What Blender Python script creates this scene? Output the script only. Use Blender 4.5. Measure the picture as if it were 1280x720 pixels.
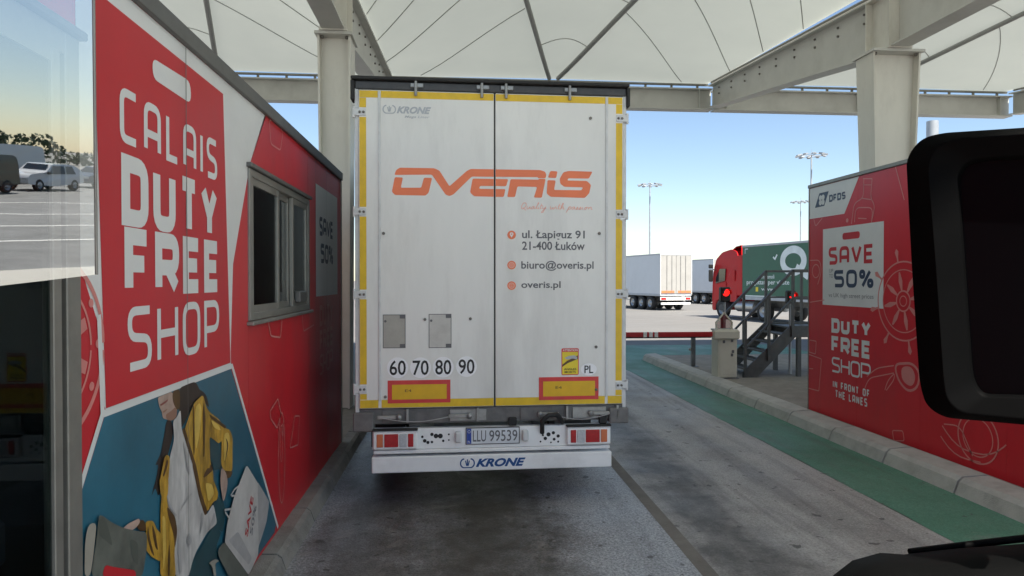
import bpy, math, random
from mathutils import Vector as V, Matrix
random.seed(7)
for o in list(bpy.data.objects): bpy.data.objects.remove(o)
scene = bpy.context.scene
col = scene.collection
R = math.radians
# ------------------------------------------------------------------ camera
FPX = 830.0; YAW = math.atan(70/830); PIT = math.atan(10/830); EYE = V((0, 0, 2.15))
cd = bpy.data.cameras.new('camera'); cam = bpy.data.objects.new('camera', cd); col.objects.link(cam)
cd.sensor_width = 36; cd.lens = FPX/1280*36; cd.clip_start = 0.05; cd.clip_end = 5000
cam.location = EYE; cam.rotation_euler = (math.pi/2-PIT, 0, -YAW)
scene.camera = cam
# ------------------------------------------------------------------ sky, sun, exposure
SUN_EL = 57; SUN_DIR = V((0.42, -0.91, 0)).normalized()
w = bpy.data.worlds.new('World'); scene.world = w; w.use_nodes = True
nt = w.node_tree; bg = nt.nodes['Background']
sky = nt.nodes.new('ShaderNodeTexSky'); sky.sky_type = 'NISHITA'; sky.sun_disc = False
sky.sun_elevation = R(SUN_EL); sky.sun_rotation = math.atan2(SUN_DIR.x, SUN_DIR.y)
sky.air_density = 1.0; sky.dust_density = 0.35; sky.ozone_density = 1.2; sky.altitude = 0
nt.links.new(sky.outputs[0], bg.inputs[0]); bg.inputs[1].default_value = 0.069
sl = bpy.data.lights.new('sun', 'SUN'); so = bpy.data.objects.new('sun', sl); col.objects.link(so)
sl.energy = 4.4; sl.angle = R(0.6); sl.color = (1.0, 0.94, 0.84)
sd = V((SUN_DIR.x*math.cos(R(SUN_EL)), SUN_DIR.y*math.cos(R(SUN_EL)), math.sin(R(SUN_EL))))
so.rotation_euler = sd.to_track_quat('Z', 'Y').to_euler(); so.location = (10, -25, 40)
vs = scene.view_settings; vs.view_transform = 'Standard'; vs.look = 'None'; vs.gamma = 1
vs.exposure = 1.45; vs.use_curve_mapping = False
scene.render.engine = 'CYCLES'

# ------------------------------------------------------------------ measuring: a sight line meets a real plane
def ray(u, v):
    x = (u-640)/FPX; y = -(v-360)/FPX
    f = math.cos(PIT)+y*math.sin(PIT); z = -math.sin(PIT)+y*math.cos(PIT)
    return V((x*math.cos(YAW)+f*math.sin(YAW), -x*math.sin(YAW)+f*math.cos(YAW), z))
class Frame:
    """a flat face in the place: origin, two axes and an outward normal, all in metres"""
    def __init__(s, o, U, N): s.o = V(o); s.U = V(U).normalized(); s.N = V(N).normalized(); s.V = V((0, 0, 1)); s.V = s.N.cross(s.U)
    def at(s, a, b, n=0): return s.o+s.U*a+s.V*b+s.N*n
    def px(s, u, v):
        r = ray(u, v); t = (s.o-EYE).dot(s.N)/r.dot(s.N); p = EYE+r*t-s.o
        return (p.dot(s.U), p.dot(s.V))
XL, XR = -1.43, 5.45
FL = Frame((XL, 0, 0), (0, 1, 0), (1, 0, 0))
FR = Frame((XR, 0, 0), (0, -1, 0), (-1, 0, 0))
TH = R(1.0)
TO = V((-0.945, 6.30, 0))
FT = Frame(TO, (math.cos(TH), math.sin(TH), 0), (math.sin(TH), -math.cos(TH), 0))

# ------------------------------------------------------------------ materials
M = {}
def mat(name, c, rough=0.6, metal=0, var=0.12, scale=3.0, bump=0.0, bscale=60, spec=0.5, coat=0, dirt=0, dirtc=(0.08, 0.07, 0.06), emit=0, stretch=(1, 1, 1), rvar=0.1):
    m = bpy.data.materials.new(name); m.use_nodes = True; n = m.node_tree.nodes; l = m.node_tree.links
    b = n['Principled BSDF']; b.inputs['Roughness'].default_value = rough; b.inputs['Metallic'].default_value = metal
    b.inputs['Specular IOR Level'].default_value = spec; b.inputs['Coat Weight'].default_value = coat
    b.inputs['Coat Roughness'].default_value = 0.08
    tc = n.new('ShaderNodeTexCoord'); mp = n.new('ShaderNodeMapping'); l.new(tc.outputs['Object'], mp.inputs[0]); mp.inputs['Scale'].default_value = stretch
    nz = n.new('ShaderNodeTexNoise'); nz.inputs['Scale'].default_value = scale; nz.inputs['Detail'].default_value = 7; nz.inputs['Roughness'].default_value = 0.62
    l.new(mp.outputs[0], nz.inputs['Vector'])
    r = n.new('ShaderNodeValToRGB'); r.color_ramp.elements[0].position = 0.28; r.color_ramp.elements[1].position = 0.72
    r.color_ramp.elements[0].color = tuple(max(0, x*(1-var)) for x in c)+(1,); r.color_ramp.elements[1].color = tuple(min(1, x*(1+var)) for x in c)+(1,)
    l.new(nz.outputs['Fac'], r.inputs[0]); out = r.outputs[0]
    if dirt:
        d = n.new('ShaderNodeTexNoise'); d.inputs['Scale'].default_value = scale*0.55; d.inputs['Detail'].default_value = 9; d.inputs['Roughness'].default_value = 0.7
        l.new(mp.outputs[0], d.inputs['Vector'])
        dr = n.new('ShaderNodeMapRange'); dr.inputs['From Min'].default_value = 0.5; dr.inputs['From Max'].default_value = 0.78; dr.inputs['To Max'].default_value = dirt
        l.new(d.outputs['Fac'], dr.inputs[0])
        mx = n.new('ShaderNodeMix'); mx.data_type = 'RGBA'; mx.inputs['B'].default_value = tuple(dirtc)+(1,)
        ins = [i for i in mx.inputs if i.type == 'RGBA']; ins[1].default_value = tuple(dirtc)+(1,)
        l.new(dr.outputs[0], mx.inputs[0]); l.new(out, ins[0]); out = [o for o in mx.outputs if o.type == 'RGBA'][0]
    l.new(out, b.inputs['Base Color'])
    if rvar:
        rr = n.new('ShaderNodeMapRange'); rr.inputs['To Min'].default_value = max(0.02, rough-rvar); rr.inputs['To Max'].default_value = min(1, rough+rvar)
        l.new(nz.outputs['Fac'], rr.inputs[0]); l.new(rr.outputs[0], b.inputs['Roughness'])
    if bump:
        bn = n.new('ShaderNodeTexNoise'); bn.inputs['Scale'].default_value = bscale; bn.inputs['Detail'].default_value = 4
        l.new(mp.outputs[0], bn.inputs['Vector'])
        bp = n.new('ShaderNodeBump'); bp.inputs['Strength'].default_value = bump; bp.inputs['Distance'].default_value = 0.02
        l.new(bn.outputs['Fac'], bp.inputs['Height']); l.new(bp.outputs[0], b.inputs['Normal'])
    if emit: b.inputs['Emission Color'].default_value = tuple(c)+(1,); b.inputs['Emission Strength'].default_value = emit
    M[name] = m; return m
def glass(name, tint, gloss, base=0.06, rough=0.01):
    """architectural sheet glass: part mirror, part see-through, more mirror at grazing angles"""
    m = bpy.data.materials.new(name); m.use_nodes = True; n = m.node_tree.nodes; l = m.node_tree.links
    n.remove(n['Principled BSDF']); o = n['Material Output']
    t = n.new('ShaderNodeBsdfTransparent'); t.inputs[0].default_value = tuple(tint)+(1,)
    g = n.new('ShaderNodeBsdfGlossy'); g.inputs['Roughness'].default_value = rough; g.inputs['Color'].default_value = (0.95, 0.97, 0.96, 1)
    lw = n.new('ShaderNodeLayerWeight'); lw.inputs[0].default_value = 0.35
    mr = n.new('ShaderNodeMapRange'); mr.inputs['To Min'].default_value = base; mr.inputs['To Max'].default_value = gloss
    tc = n.new('ShaderNodeTexCoord'); nz = n.new('ShaderNodeTexNoise'); nz.inputs['Scale'].default_value = 2.5; l.new(tc.outputs['Object'], nz.inputs['Vector'])
    bp = n.new('ShaderNodeBump'); bp.inputs['Strength'].default_value = 0.03; bp.inputs['Distance'].default_value = 0.01; l.new(nz.outputs['Fac'], bp.inputs['Height']); l.new(bp.outputs[0], g.inputs['Normal'])
    mx = n.new('ShaderNodeMixShader'); l.new(lw.outputs['Fresnel'], mr.inputs[0]); l.new(mr.outputs[0], mx.inputs[0])
    l.new(t.outputs[0], mx.inputs[1]); l.new(g.outputs[0], mx.inputs[2]); l.new(mx.outputs[0], o.inputs[0])
    M[name] = m; return m

mat('red', (0.60, 0.022, 0.032), 0.34, var=0.10, scale=1.6, spec=0.35, dirt=0.42, dirtc=(0.24, 0.05, 0.045), stretch=(1, 1, .35))
mat('tagred', (0.56, 0.024, 0.034), 0.38, var=0.08, scale=1.6, spec=0.25, dirt=0.15, dirtc=(0.3, 0.03, 0.03))
mat('lineart', (0.66, 0.23, 0.21), 0.4, var=0.08)
mat('vinyl', (0.74, 0.75, 0.74), 0.36, var=0.05, scale=2, dirt=0.25, dirtc=(0.45, 0.45, 0.43))
mat('discwhite', (0.88, 0.88, 0.88), 0.4, var=0.02)
mat('navy', (0.012, 0.035, 0.09), 0.4)
mat('greyprint', (0.22, 0.22, 0.24), 0.5)
mat('alu', (0.27, 0.265, 0.24), 0.45, 0.5, var=0.12, scale=6, dirt=0.3)
mat('alu_dark', (0.16, 0.16, 0.155), 0.5, 0.5, var=0.15, scale=6, dirt=0.4)
mat('inside', (0.10, 0.11, 0.11), 0.8)
mat('deskm', (0.16, 0.12, 0.08), 0.6)
mat('machine', (0.22, 0.22, 0.23), 0.4)
mat('printblue', (0.02, 0.125, 0.19), 0.38, var=0.30, scale=1.4, dirt=0.45, dirtc=(0.06, 0.22, 0.32))
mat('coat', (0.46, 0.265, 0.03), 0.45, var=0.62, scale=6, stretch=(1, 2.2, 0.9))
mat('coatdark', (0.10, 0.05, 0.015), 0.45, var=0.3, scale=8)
mat('blouse', (0.54, 0.525, 0.51), 0.45, var=0.30, scale=7, stretch=(1, 2, .7))
mat('skin', (0.30, 0.16, 0.11), 0.45, var=0.12, scale=8)
mat('hair', (0.028, 0.019, 0.015), 0.45, var=0.85, scale=16, stretch=(1, 4, .5))
mat('bagwhite', (0.56, 0.54, 0.52), 0.45, var=0.16, scale=5)
mat('baggrey', (0.13, 0.14, 0.12), 0.45, var=0.4, scale=5)
mat('bagteal', (0.02, 0.07, 0.085), 0.45, var=0.25, scale=6)
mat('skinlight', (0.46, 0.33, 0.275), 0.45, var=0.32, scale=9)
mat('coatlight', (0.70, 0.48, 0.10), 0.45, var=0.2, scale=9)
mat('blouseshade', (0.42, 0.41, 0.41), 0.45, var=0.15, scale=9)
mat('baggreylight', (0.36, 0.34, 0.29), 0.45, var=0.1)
mat('bagolive', (0.09, 0.10, 0.085), 0.45, var=0.15)
mat('lips', (0.26, 0.07, 0.06), 0.45)
mat('mouth', (0.7, 0.6, 0.56), 0.4)
mat('steel', (0.68, 0.665, 0.60), 0.5, var=0.06, scale=2.5, dirt=0.35, dirtc=(0.25, 0.22, 0.18), stretch=(1, 1, 0.4))
mat('beamgrey', (0.56, 0.56, 0.52), 0.5, var=0.08, scale=2, dirt=0.3, dirtc=(0.22, 0.2, 0.17))
mat('tube', (0.34, 0.345, 0.33), 0.5, var=0.1)
mat('seam', (0.42, 0.43, 0.41), 0.7)
mat('bolt', (0.2, 0.19, 0.17), 0.5, 0.6)
mat('doorwhite', (0.76, 0.755, 0.71), 0.38, var=0.05, scale=2.2, bump=0.03, bscale=3, dirt=0.6, dirtc=(0.47, 0.455, 0.42), stretch=(1, 1, 0.22))
mat('hingewhite', (0.62, 0.63, 0.62), 0.45, var=0.1, scale=8, dirt=0.4, dirtc=(0.3, 0.28, 0.25))
mat('tapeyellow', (0.72, 0.47, 0.012), 0.4, var=0.12, scale=9, dirt=0.3, dirtc=(0.4, 0.27, 0.05))
mat('rubber', (0.018, 0.018, 0.018), 0.7, var=0.3, scale=9)
mat('darkgrey', (0.055, 0.057, 0.06), 0.55, var=0.2, scale=6, dirt=0.3, dirtc=(0.16, 0.14, 0.12))
mat('chassis', (0.14, 0.136, 0.13), 0.65, var=0.35, scale=7, dirt=0.7, dirtc=(0.2, 0.18, 0.16))
mat('galv', (0.33, 0.33, 0.32), 0.45, 0.6, var=0.2, scale=12, dirt=0.5)
mat('barwhite', (0.86, 0.855, 0.83), 0.42, var=0.05, scale=3, dirt=0.45, dirtc=(0.4, 0.38, 0.34))
mat('orange', (0.82, 0.20, 0.075), 0.42, var=0.06, scale=4)
mat('orangelight', (0.85, 0.42, 0.32), 0.42, var=0.04)
mat('textgrey', (0.12, 0.12, 0.125), 0.5)
mat('krone_grey', (0.42, 0.44, 0.46), 0.4)
mat('krone_blue', (0.008, 0.07, 0.24), 0.4)
mat('black', (0.012, 0.012, 0.012), 0.5)
mat('platewhite', (0.66, 0.68, 0.70), 0.4, dirt=0.3, dirtc=(0.35, 0.35, 0.35))
mat('plateblue', (0.02, 0.06, 0.32), 0.4)
mat('reflred', (0.62, 0.035, 0.035), 0.4, var=0.1, scale=9, dirt=0.35, dirtc=(0.5, 0.15, 0.13))
mat('reflyellow', (0.72, 0.42, 0.005), 0.4, var=0.08, scale=9)
mat('beige', (0.40, 0.385, 0.335), 0.55, var=0.12, scale=8, dirt=0.4, dirtc=(0.25, 0.23, 0.19))
mat('beigelight', (0.55, 0.535, 0.49), 0.55, var=0.12, scale=8, dirt=0.4, dirtc=(0.3, 0.28, 0.24))
mat('stickyellow', (0.80, 0.62, 0.03), 0.45)
mat('lensred', (0.42, 0.012, 0.015), 0.18, var=0.15, scale=40, coat=0.5)
mat('lensorange', (0.60, 0.16, 0.06), 0.2, coat=0.5)
mat('lensclear', (0.48, 0.49, 0.5), 0.18, var=0.2, scale=50, coat=0.5)
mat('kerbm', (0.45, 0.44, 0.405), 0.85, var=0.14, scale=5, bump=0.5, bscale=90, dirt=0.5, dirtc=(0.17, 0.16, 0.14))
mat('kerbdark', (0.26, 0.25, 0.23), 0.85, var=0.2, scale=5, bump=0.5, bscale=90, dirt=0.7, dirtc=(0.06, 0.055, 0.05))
mat('jointm', (0.16, 0.148, 0.13), 0.8, var=0.25, scale=4, bump=0.4, bscale=90, dirt=0.6)
mat('paving', (0.26, 0.24, 0.21), 0.9, var=0.2, scale=4, bump=0.5, bscale=70, dirt=0.4, dirtc=(0.13, 0.11, 0.09))
mat('stairsteel', (0.075, 0.078, 0.08), 0.5, 0.3, var=0.25, scale=8, dirt=0.4, dirtc=(0.16, 0.12, 0.09))
mat('armred', (0.40, 0.012, 0.016), 0.4, var=0.1, scale=9)
mat('armwhite', (0.75, 0.75, 0.73), 0.4)
mat('cabinet', (0.56, 0.53, 0.44), 0.5, var=0.06, scale=4, dirt=0.35, dirtc=(0.3, 0.27, 0.2))
mat('postgrey', (0.13, 0.14, 0.15), 0.5, 0.3)
mat('signal_on', (0.9, 0.008, 0.006), 0.4, emit=1.3, rvar=0, var=0)
mat('lorryred', (0.50, 0.010, 0.014), 0.4, spec=0.25, var=0.08)
mat('lorrygreen', (0.035, 0.125, 0.075), 0.5, var=0.12, scale=1.2)
mat('lorrywhite', (0.62, 0.635, 0.65), 0.45, var=0.05, scale=0.8, dirt=0.3, dirtc=(0.5, 0.5, 0.5))
mat('reardoor', (0.36, 0.35, 0.325), 0.5, var=0.06, scale=2, dirt=0.4, dirtc=(0.24, 0.23, 0.2))
mat('fargrey', (0.42, 0.44, 0.46), 0.5)
mat('windowdark', (0.02, 0.026, 0.03), 0.08, spec=0.8, rvar=0)
mat('printwhite', (0.72, 0.78, 0.76), 0.5)
mat('rimgrey', (0.45, 0.45, 0.45), 0.35, 0.7)
mat('mastgrey', (0.36, 0.38, 0.40), 0.5, 0.3)
mat('plasticblack', (0.0022, 0.0023, 0.0024), 0.6, var=0.2, scale=5, spec=0.03, bump=0.1, bscale=700)
mat('mirrorglass', (0.002, 0.002, 0.0025), 0.25, spec=0.02, rvar=0.03)  # near-black colour stands in for a dark reflection in the mirror
mat('carwhite', (0.72, 0.72, 0.72), 0.2, coat=0.6, var=0.02)
mat('cardark', (0.03, 0.032, 0.036), 0.2, coat=0.6, var=0.02)
mat('carblue', (0.05, 0.06, 0.09), 0.2, coat=0.6, var=0.02)
mat('leaf', (0.045, 0.075, 0.025), 0.6, var=0.4, scale=0.8)
mat('linewhite', (0.66, 0.66, 0.64), 0.7, var=0.1, scale=8)
mat('hosewire', (0.35, 0.34, 0.33), 0.5)
glass('winglass', (0.34, 0.36, 0.36), 0.95, 0.22)
glass('winglass2', (0.50, 0.56, 0.56), 0.05, 0.01)
glass('deflector', (0.66, 0.67, 0.65), 0.90, 0.36)

def membrane_mat():
    m = bpy.data.materials.new('membrane'); m.use_nodes = True; n = m.node_tree.nodes; l = m.node_tree.links
    n.remove(n['Principled BSDF']); o = n['Material Output']
    tc = n.new('ShaderNodeTexCoord'); nz = n.new('ShaderNodeTexNoise'); nz.inputs['Scale'].default_value = 0.9; nz.inputs['Detail'].default_value = 6; l.new(tc.outputs['Object'], nz.inputs['Vector'])
    r = n.new('ShaderNodeValToRGB'); r.color_ramp.elements[0].color = (0.64, 0.68, 0.63, 1); r.color_ramp.elements[1].color = (0.72, 0.76, 0.70, 1); l.new(nz.outputs['Fac'], r.inputs[0])
    d = n.new('ShaderNodeBsdfDiffuse'); t = n.new('ShaderNodeBsdfTranslucent'); l.new(r.outputs[0], d.inputs[0]); l.new(r.outputs[0], t.inputs[0])
    mx = n.new('ShaderNodeMixShader'); mx.inputs[0].default_value = 0.16
    l.new(d.outputs[0], mx.inputs[1]); l.new(t.outputs[0], mx.inputs[2]); l.new(mx.outputs[0], o.inputs[0]); M['membrane'] = m
membrane_mat()

def ground_mat(name, c1, c2, rough, speck=0.25, stains=None, dark=(0.03, 0.03, 0.03), sheen=0.5, big=0.35, streak=None, dust=0):
    """worn ground: fine aggregate speckle, broad blotches, oil stains of their own shape, uneven gloss"""
    m = bpy.data.materials.new(name); m.use_nodes = True; n = m.node_tree.nodes; l = m.node_tree.links; b = n['Principled BSDF']
    tc = n.new('ShaderNodeTexCoord')
    def noise(s, d=6, rr=0.6, vec=None, dist=0):
        q = n.new('ShaderNodeTexNoise'); q.inputs['Scale'].default_value = s; q.inputs['Detail'].default_value = d; q.inputs['Roughness'].default_value = rr; q.inputs['Distortion'].default_value = dist
        l.new(vec or tc.outputs['Object'], q.inputs['Vector']); return q.outputs['Fac']
    def rng(x, a, bb, c, d):
        q = n.new('ShaderNodeMapRange'); q.inputs['From Min'].default_value = a; q.inputs['From Max'].default_value = bb; q.inputs['To Min'].default_value = c; q.inputs['To Max'].default_value = d; l.new(x, q.inputs[0]); return q.outputs[0]
    def mix(f, a, bb):
        q = n.new('ShaderNodeMix'); q.data_type = 'RGBA'; ins = [i for i in q.inputs if i.type == 'RGBA']
        l.new(f, q.inputs[0])
        for s, vv in ((ins[0], a), (ins[1], bb)):
            if isinstance(vv, tuple): s.default_value = vv+(1,)
            else: l.new(vv, s)
        return [o for o in q.outputs if o.type == 'RGBA'][0]
    def mth(op, a, bb):
        q = n.new('ShaderNodeMath'); q.operation = op
        for s, vv in ((q.inputs[0], a), (q.inputs[1], bb)):
            if isinstance(vv, (int, float)): s.default_value = vv
            else: l.new(vv, s)
        return q.outputs[0]
    base = mix(rng(noise(big, 8, 0.65), 0.35, 0.65, 0, 1), c1, c2)
    sp = rng(noise(48, 3, 0.7), 0.48, 0.62, 0, 1)
    base = mix(mth('MULTIPLY', sp, speck), base, tuple(min(1, x*1.7) for x in c2))
    sp2 = rng(noise(62, 2, 0.7), 0.5, 0.6, 0, 1)
    base = mix(mth('MULTIPLY', sp2, speck*1.3), base, tuple(x*0.35 for x in c1))
    if streak:
        mp = n.new('ShaderNodeMapping'); mp.inputs['Scale'].default_value = (2.2, 0.12, 1); l.new(tc.outputs['Object'], mp.inputs[0])
        base = mix(rng(noise(1.0, 7, 0.65, mp.outputs[0], 0.6), 0.5, 0.75, 0, streak), base, dark)
    if stains:
        sx = n.new('ShaderNodeSeparateXYZ'); l.new(tc.outputs['Object'], sx.inputs[0])
        for (cx, hw, soft, amt) in stains:
            wob = rng(noise(0.7, 7, 0.7), 0, 1, -0.75, 0.75)
            d = mth('ABSOLUTE', mth('ADD', mth('SUBTRACT', sx.outputs[0], cx), wob), 0)
            f = rng(d, hw, hw+soft, amt, 0)
            f = mth('MULTIPLY', f, rng(noise(2.5, 9, 0.75), 0.3, 0.6, 0.45, 1))
            base = mix(f, base, dark)
    if dust:
        base = mix(rng(noise(1.1, 10, 0.72, None, 1.2), 0.56, 0.66, 0, dust), base, (0.30, 0.285, 0.26))
        base = mix(rng(noise(7.5, 4, 0.5), 0.655, 0.69, 0, .8), base, tuple(x*.8 for x in dark))
    l.new(base, b.inputs['Base Color'])
    l.new(rng(noise(0.8, 8, 0.7), 0.3, 0.7, rough-0.14, rough+0.16), b.inputs['Roughness']); b.inputs['Specular IOR Level'].default_value = sheen
    bp = n.new('ShaderNodeBump'); bp.inputs['Strength'].default_value = 0.5; bp.inputs['Distance'].default_value = 0.008; l.new(noise(85, 3, 0.7), bp.inputs['Height']); l.new(bp.outputs[0], b.inputs['Normal'])
    M[name] = m
ground_mat('apron', (0.14, 0.135, 0.127), (0.17, 0.164, 0.154), 0.8, 0.08, big=0.08)
ground_mat('lane_dark', (0.25, 0.258, 0.272), (0.36, 0.37, 0.385), 0.45, 0.5, stains=[(0.38, 0.34, 0.28, 0.93), (-.35, .66, .3, .8)], dark=(0.042, 0.036, 0.028), sheen=0.5, streak=0.6, dust=0.5)  # bluish base colour stands in for sky sheen on the asphalt
ground_mat('lane_grey', (0.32, 0.308, 0.288), (0.43, 0.415, 0.39), 0.55, 0.3, stains=[(2.3, 0.16, 0.4, 0.9), (3.3, .05, .3, .4)], dark=(0.05, 0.047, 0.043), sheen=0.5, big=0.6, streak=0.75, dust=0.25)
ground_mat('greenpaint', (0.065, 0.185, 0.12), (0.10, 0.245, 0.17), 0.55, 0.25, sheen=0.4, big=0.7, streak=0.8, dark=(0.10, 0.125, 0.105), dust=.3)
ground_mat('bounce_pale', (0.40, 0.385, 0.35), (0.45, 0.432, 0.395), 0.8, 0.06, big=0.2)  # pale tone for the added bounce sheet
ground_mat('carpark', (0.085, 0.087, 0.09), (0.12, 0.12, 0.125), 0.7, 0.2, big=0.1)

# ------------------------------------------------------------------ mesh builder
class MB:
    def __init__(s): s.v = []; s.f = []; s.sm = []
    def face(s, pts, smooth=False):
        i = len(s.v); s.v += [V(p) for p in pts]; s.f.append(list(range(i, i+len(pts)))); s.sm.append(smooth); return s
    def grid(s, rows, closed=False, smooth=True):
        """rows of points skinned with quads sharing vertices"""
        i0 = len(s.v); n = len(rows[0])
        for r in rows: s.v += [V(p) for p in r]
        for a in range(len(rows)-1):
            for b in range(n if closed else n-1):
                c = (b+1) % n
                s.f.append([i0+a*n+b, i0+a*n+c, i0+(a+1)*n+c, i0+(a+1)*n+b]); s.sm.append(smooth)
        return s
    def box(s, x0, x1, y0, y1, z0, z1, c=0.0):
        if x0 > x1: x0, x1 = x1, x0
        if y0 > y1: y0, y1 = y1, y0
        c = min(c, (x1-x0)*.4, (y1-y0)*.4, (z1-z0)*.4)
        X, Y, Z = (x0, x1), (y0, y1), (z0, z1)
        if c <= 0:
            p = [V((X[i], Y[j], Z[k])) for i in (0, 1) for j in (0, 1) for k in (0, 1)]
            for q in ((0, 1, 3, 2), (4, 6, 7, 5), (0, 4, 5, 1), (2, 3, 7, 6), (0, 2, 6, 4), (1, 5, 7, 3)): s.face([p[a] for a in q])
            return s
        def P(i, j, k, ax):   # corner point pulled in on all axes but ax
            a = [X[i], Y[j], Z[k]]; sg = (1-2*i, 1-2*j, 1-2*k)
            for t in range(3):
                if t != ax: a[t] += sg[t]*c
            return a
        for i in (0, 1):
            q = [(i, 0, 0), (i, 0, 1), (i, 1, 1), (i, 1, 0)]; s.face([P(*t, 0) for t in (q if i == 0 else q[::-1])])
            q = [(0, i, 0), (1, i, 0), (1, i, 1), (0, i, 1)]; s.face([P(*t, 1) for t in (q if i == 0 else q[::-1])])
            q = [(0, 0, i), (0, 1, i), (1, 1, i), (1, 0, i)]; s.face([P(*t, 2) for t in (q if i == 0 else q[::-1])])
        for a, b in ((0, 1), (0, 2), (1, 2)):
            e = 3-a-b
            for i in (0, 1):
                for j in (0, 1):
                    def C(k, ax):
                        t = [0, 0, 0]; t[a] = i; t[b] = j; t[e] = k; return P(*t, ax)
                    s.face([C(0, a), C(1, a), C(1, b), C(0, b)])
        for i in (0, 1):
            for j in (0, 1):
                for k in (0, 1): s.face([P(i, j, k, t) for t in range(3)])
        return s
    def tube(s, pts, r, n=8, cap=True):
        pts = [V(p) for p in pts]; rows = []; up = None
        rs = r if isinstance(r, (list, tuple)) else [r]*len(pts)
        for i, p in enumerate(pts):
            d = (pts[min(i+1, len(pts)-1)]-pts[max(i-1, 0)]).normalized()
            if up is None: up = V((0, 0, 1)) if abs(d.z) < 0.9 else V((1, 0, 0))
            a = d.cross(up).normalized(); b = a.cross(d).normalized(); up = b
            rows.append([p+(a*math.cos(t)+b*math.sin(t))*rs[i] for t in [2*math.pi*k/n for k in range(n)]])
        s.grid(rows, closed=True)
        if cap: s.face(rows[0][::-1]); s.face(rows[-1])
        return s
    def bar(s, p0, p1, w, h):
        """rectangular bar between two points: w sideways (horizontal), h the other way"""
        p0, p1 = V(p0), V(p1); d = (p1-p0).normalized(); up = V((0, 0, 1)) if abs(d.z) < 0.99 else V((0, 1, 0))
        a = d.cross(up).normalized()*w/2; b = a.cross(d).normalized()*h/2
        A = [p0-a-b, p0+a-b, p0+a+b, p0-a+b]; B = [p1-a-b, p1+a-b, p1+a+b, p1-a+b]
        for i in range(4): s.face([A[i], A[(i+1) % 4], B[(i+1) % 4], B[i]])
        s.face(A[::-1]); s.face(B); return s
    def lathe(s, prof, c, axis=(1, 0, 0), n=24):
        ax = V(axis).normalized(); t = V((0, 0, 1)) if abs(ax.z) < 0.9 else V((0, 1, 0)); a = ax.cross(t).normalized(); b = ax.cross(a)
        rows = [[V(c)+ax*h+(a*math.cos(2*math.pi*k/n)+b*math.sin(2*math.pi*k/n))*max(r, 1e-4) for k in range(n)] for (r, h) in prof]
        return s.grid(rows, closed=True)
    def plate(s, fr, poly, n0, n1=None):
        """outline on a face, at height n0 off it; with n1 it is a solid from n1 up to n0"""
        top = [fr.at(a, b, n0) for a, b in poly]; s.face(top)
        if n1 is not None:
            bot = [fr.at(a, b, n1) for a, b in poly]
            for i in range(len(poly)): s.face([top[i], bot[i], bot[(i+1) % len(poly)], top[(i+1) % len(poly)]])
            s.face(bot[::-1])
        return s
    def islands(s):
        par = list(range(len(s.f)))
        def find(a):
            while par[a] != a: par[a] = par[par[a]]; a = par[a]
            return a
        seen = {}
        for i, f in enumerate(s.f):
            for v in f:
                k = tuple(round(c, 5) for c in s.v[v])
                if k in seen: par[find(i)] = find(seen[k])
                else: seen[k] = i
        out = {}
        for i, f in enumerate(s.f): out.setdefault(find(i), []).append(i)
        res = []
        for fs in out.values():
            q = MB(); mp = {}
            for i in fs:
                for v in s.f[i]:
                    if v not in mp: mp[v] = len(q.v); q.v.append(s.v[v])
                q.f.append([mp[v] for v in s.f[i]]); q.sm.append(s.sm[i])
            res.append(q)
        return res
    def mesh(s, name, m, Mi=None):
        me = bpy.data.meshes.new(name); vv = [(Mi@p) if Mi else p for p in s.v]
        me.from_pydata([tuple(p) for p in vv], [], s.f); me.materials.append(M[m]); me.polygons.foreach_set('use_smooth', s.sm); me.update()
        return me
SEPARATE = {'rivets': 'rivet', 'bolts': 'bolt', 'stiffener ': 'stiffener', 'fork': 'fork_plate', 'skirt_box': 'side_guard', 'clamps': 'clamp', 'bar_hole': 'mounting_hole', 'lock_bars': 'lock_bar', 'brackets': 'bracket', 'film_joint': 'panel_joint', 'stiffeners': 'stiffener', 'seal_cable': 'cable', 'perfume_drawing': 'line_drawing', 'charm_drawing': 'line_drawings', 'marking_plates': 'marking_plate', 'cabinet_sticker': 'sticker', 'corner_patch': 'corner_mark'}
class Thing:
    def __init__(s, name, label, cat, loc=(0, 0, 0), rz=0, group=None, kind=None):
        s.e = bpy.data.objects.new(name, None); col.objects.link(s.e); s.e.empty_display_size = 0.3
        s.e.location = loc; s.e.rotation_euler = (0, 0, rz)
        s.Mi = (Matrix.Translation(V(loc))@Matrix.Rotation(rz, 4, 'Z')).inverted()
        if kind: s.e['kind'] = kind
        else: s.e['label'] = label; s.e['category'] = cat
        if group: s.e['group'] = group
    def add(s, name, mb, m, parent=None, world=False, label=None, kind=None):
        if isinstance(mb, list):
            for q in mb:
                if q.f: o = s.add('letter', q, m, parent, world, label, kind)
            return o
        if name in SEPARATE:
            for q in mb.islands(): o = s.add(SEPARATE[name], q, m, parent, world, label, kind)
            return o
        o = bpy.data.objects.new(name, mb.mesh(name, m, s.Mi if world else None)); col.objects.link(o); o.parent = parent or s.e
        if label: o['label'] = label
        if kind: o['kind'] = kind
        return o
    def inst(s, name, me, loc, rz=0, parent=None):
        o = bpy.data.objects.new(name, me); col.objects.link(o); o.parent = parent or s.e; o.location = loc; o.rotation_euler = (0, 0, rz); return o
def single(name, mb, m, label=None, cat=None, kind=None, group=None):
    o = bpy.data.objects.new(name, mb.mesh(name, m)); col.objects.link(o)
    if kind: o['kind'] = kind
    if label: o['label'] = label; o['category'] = cat
    if group: o['group'] = group
    return o

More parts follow.
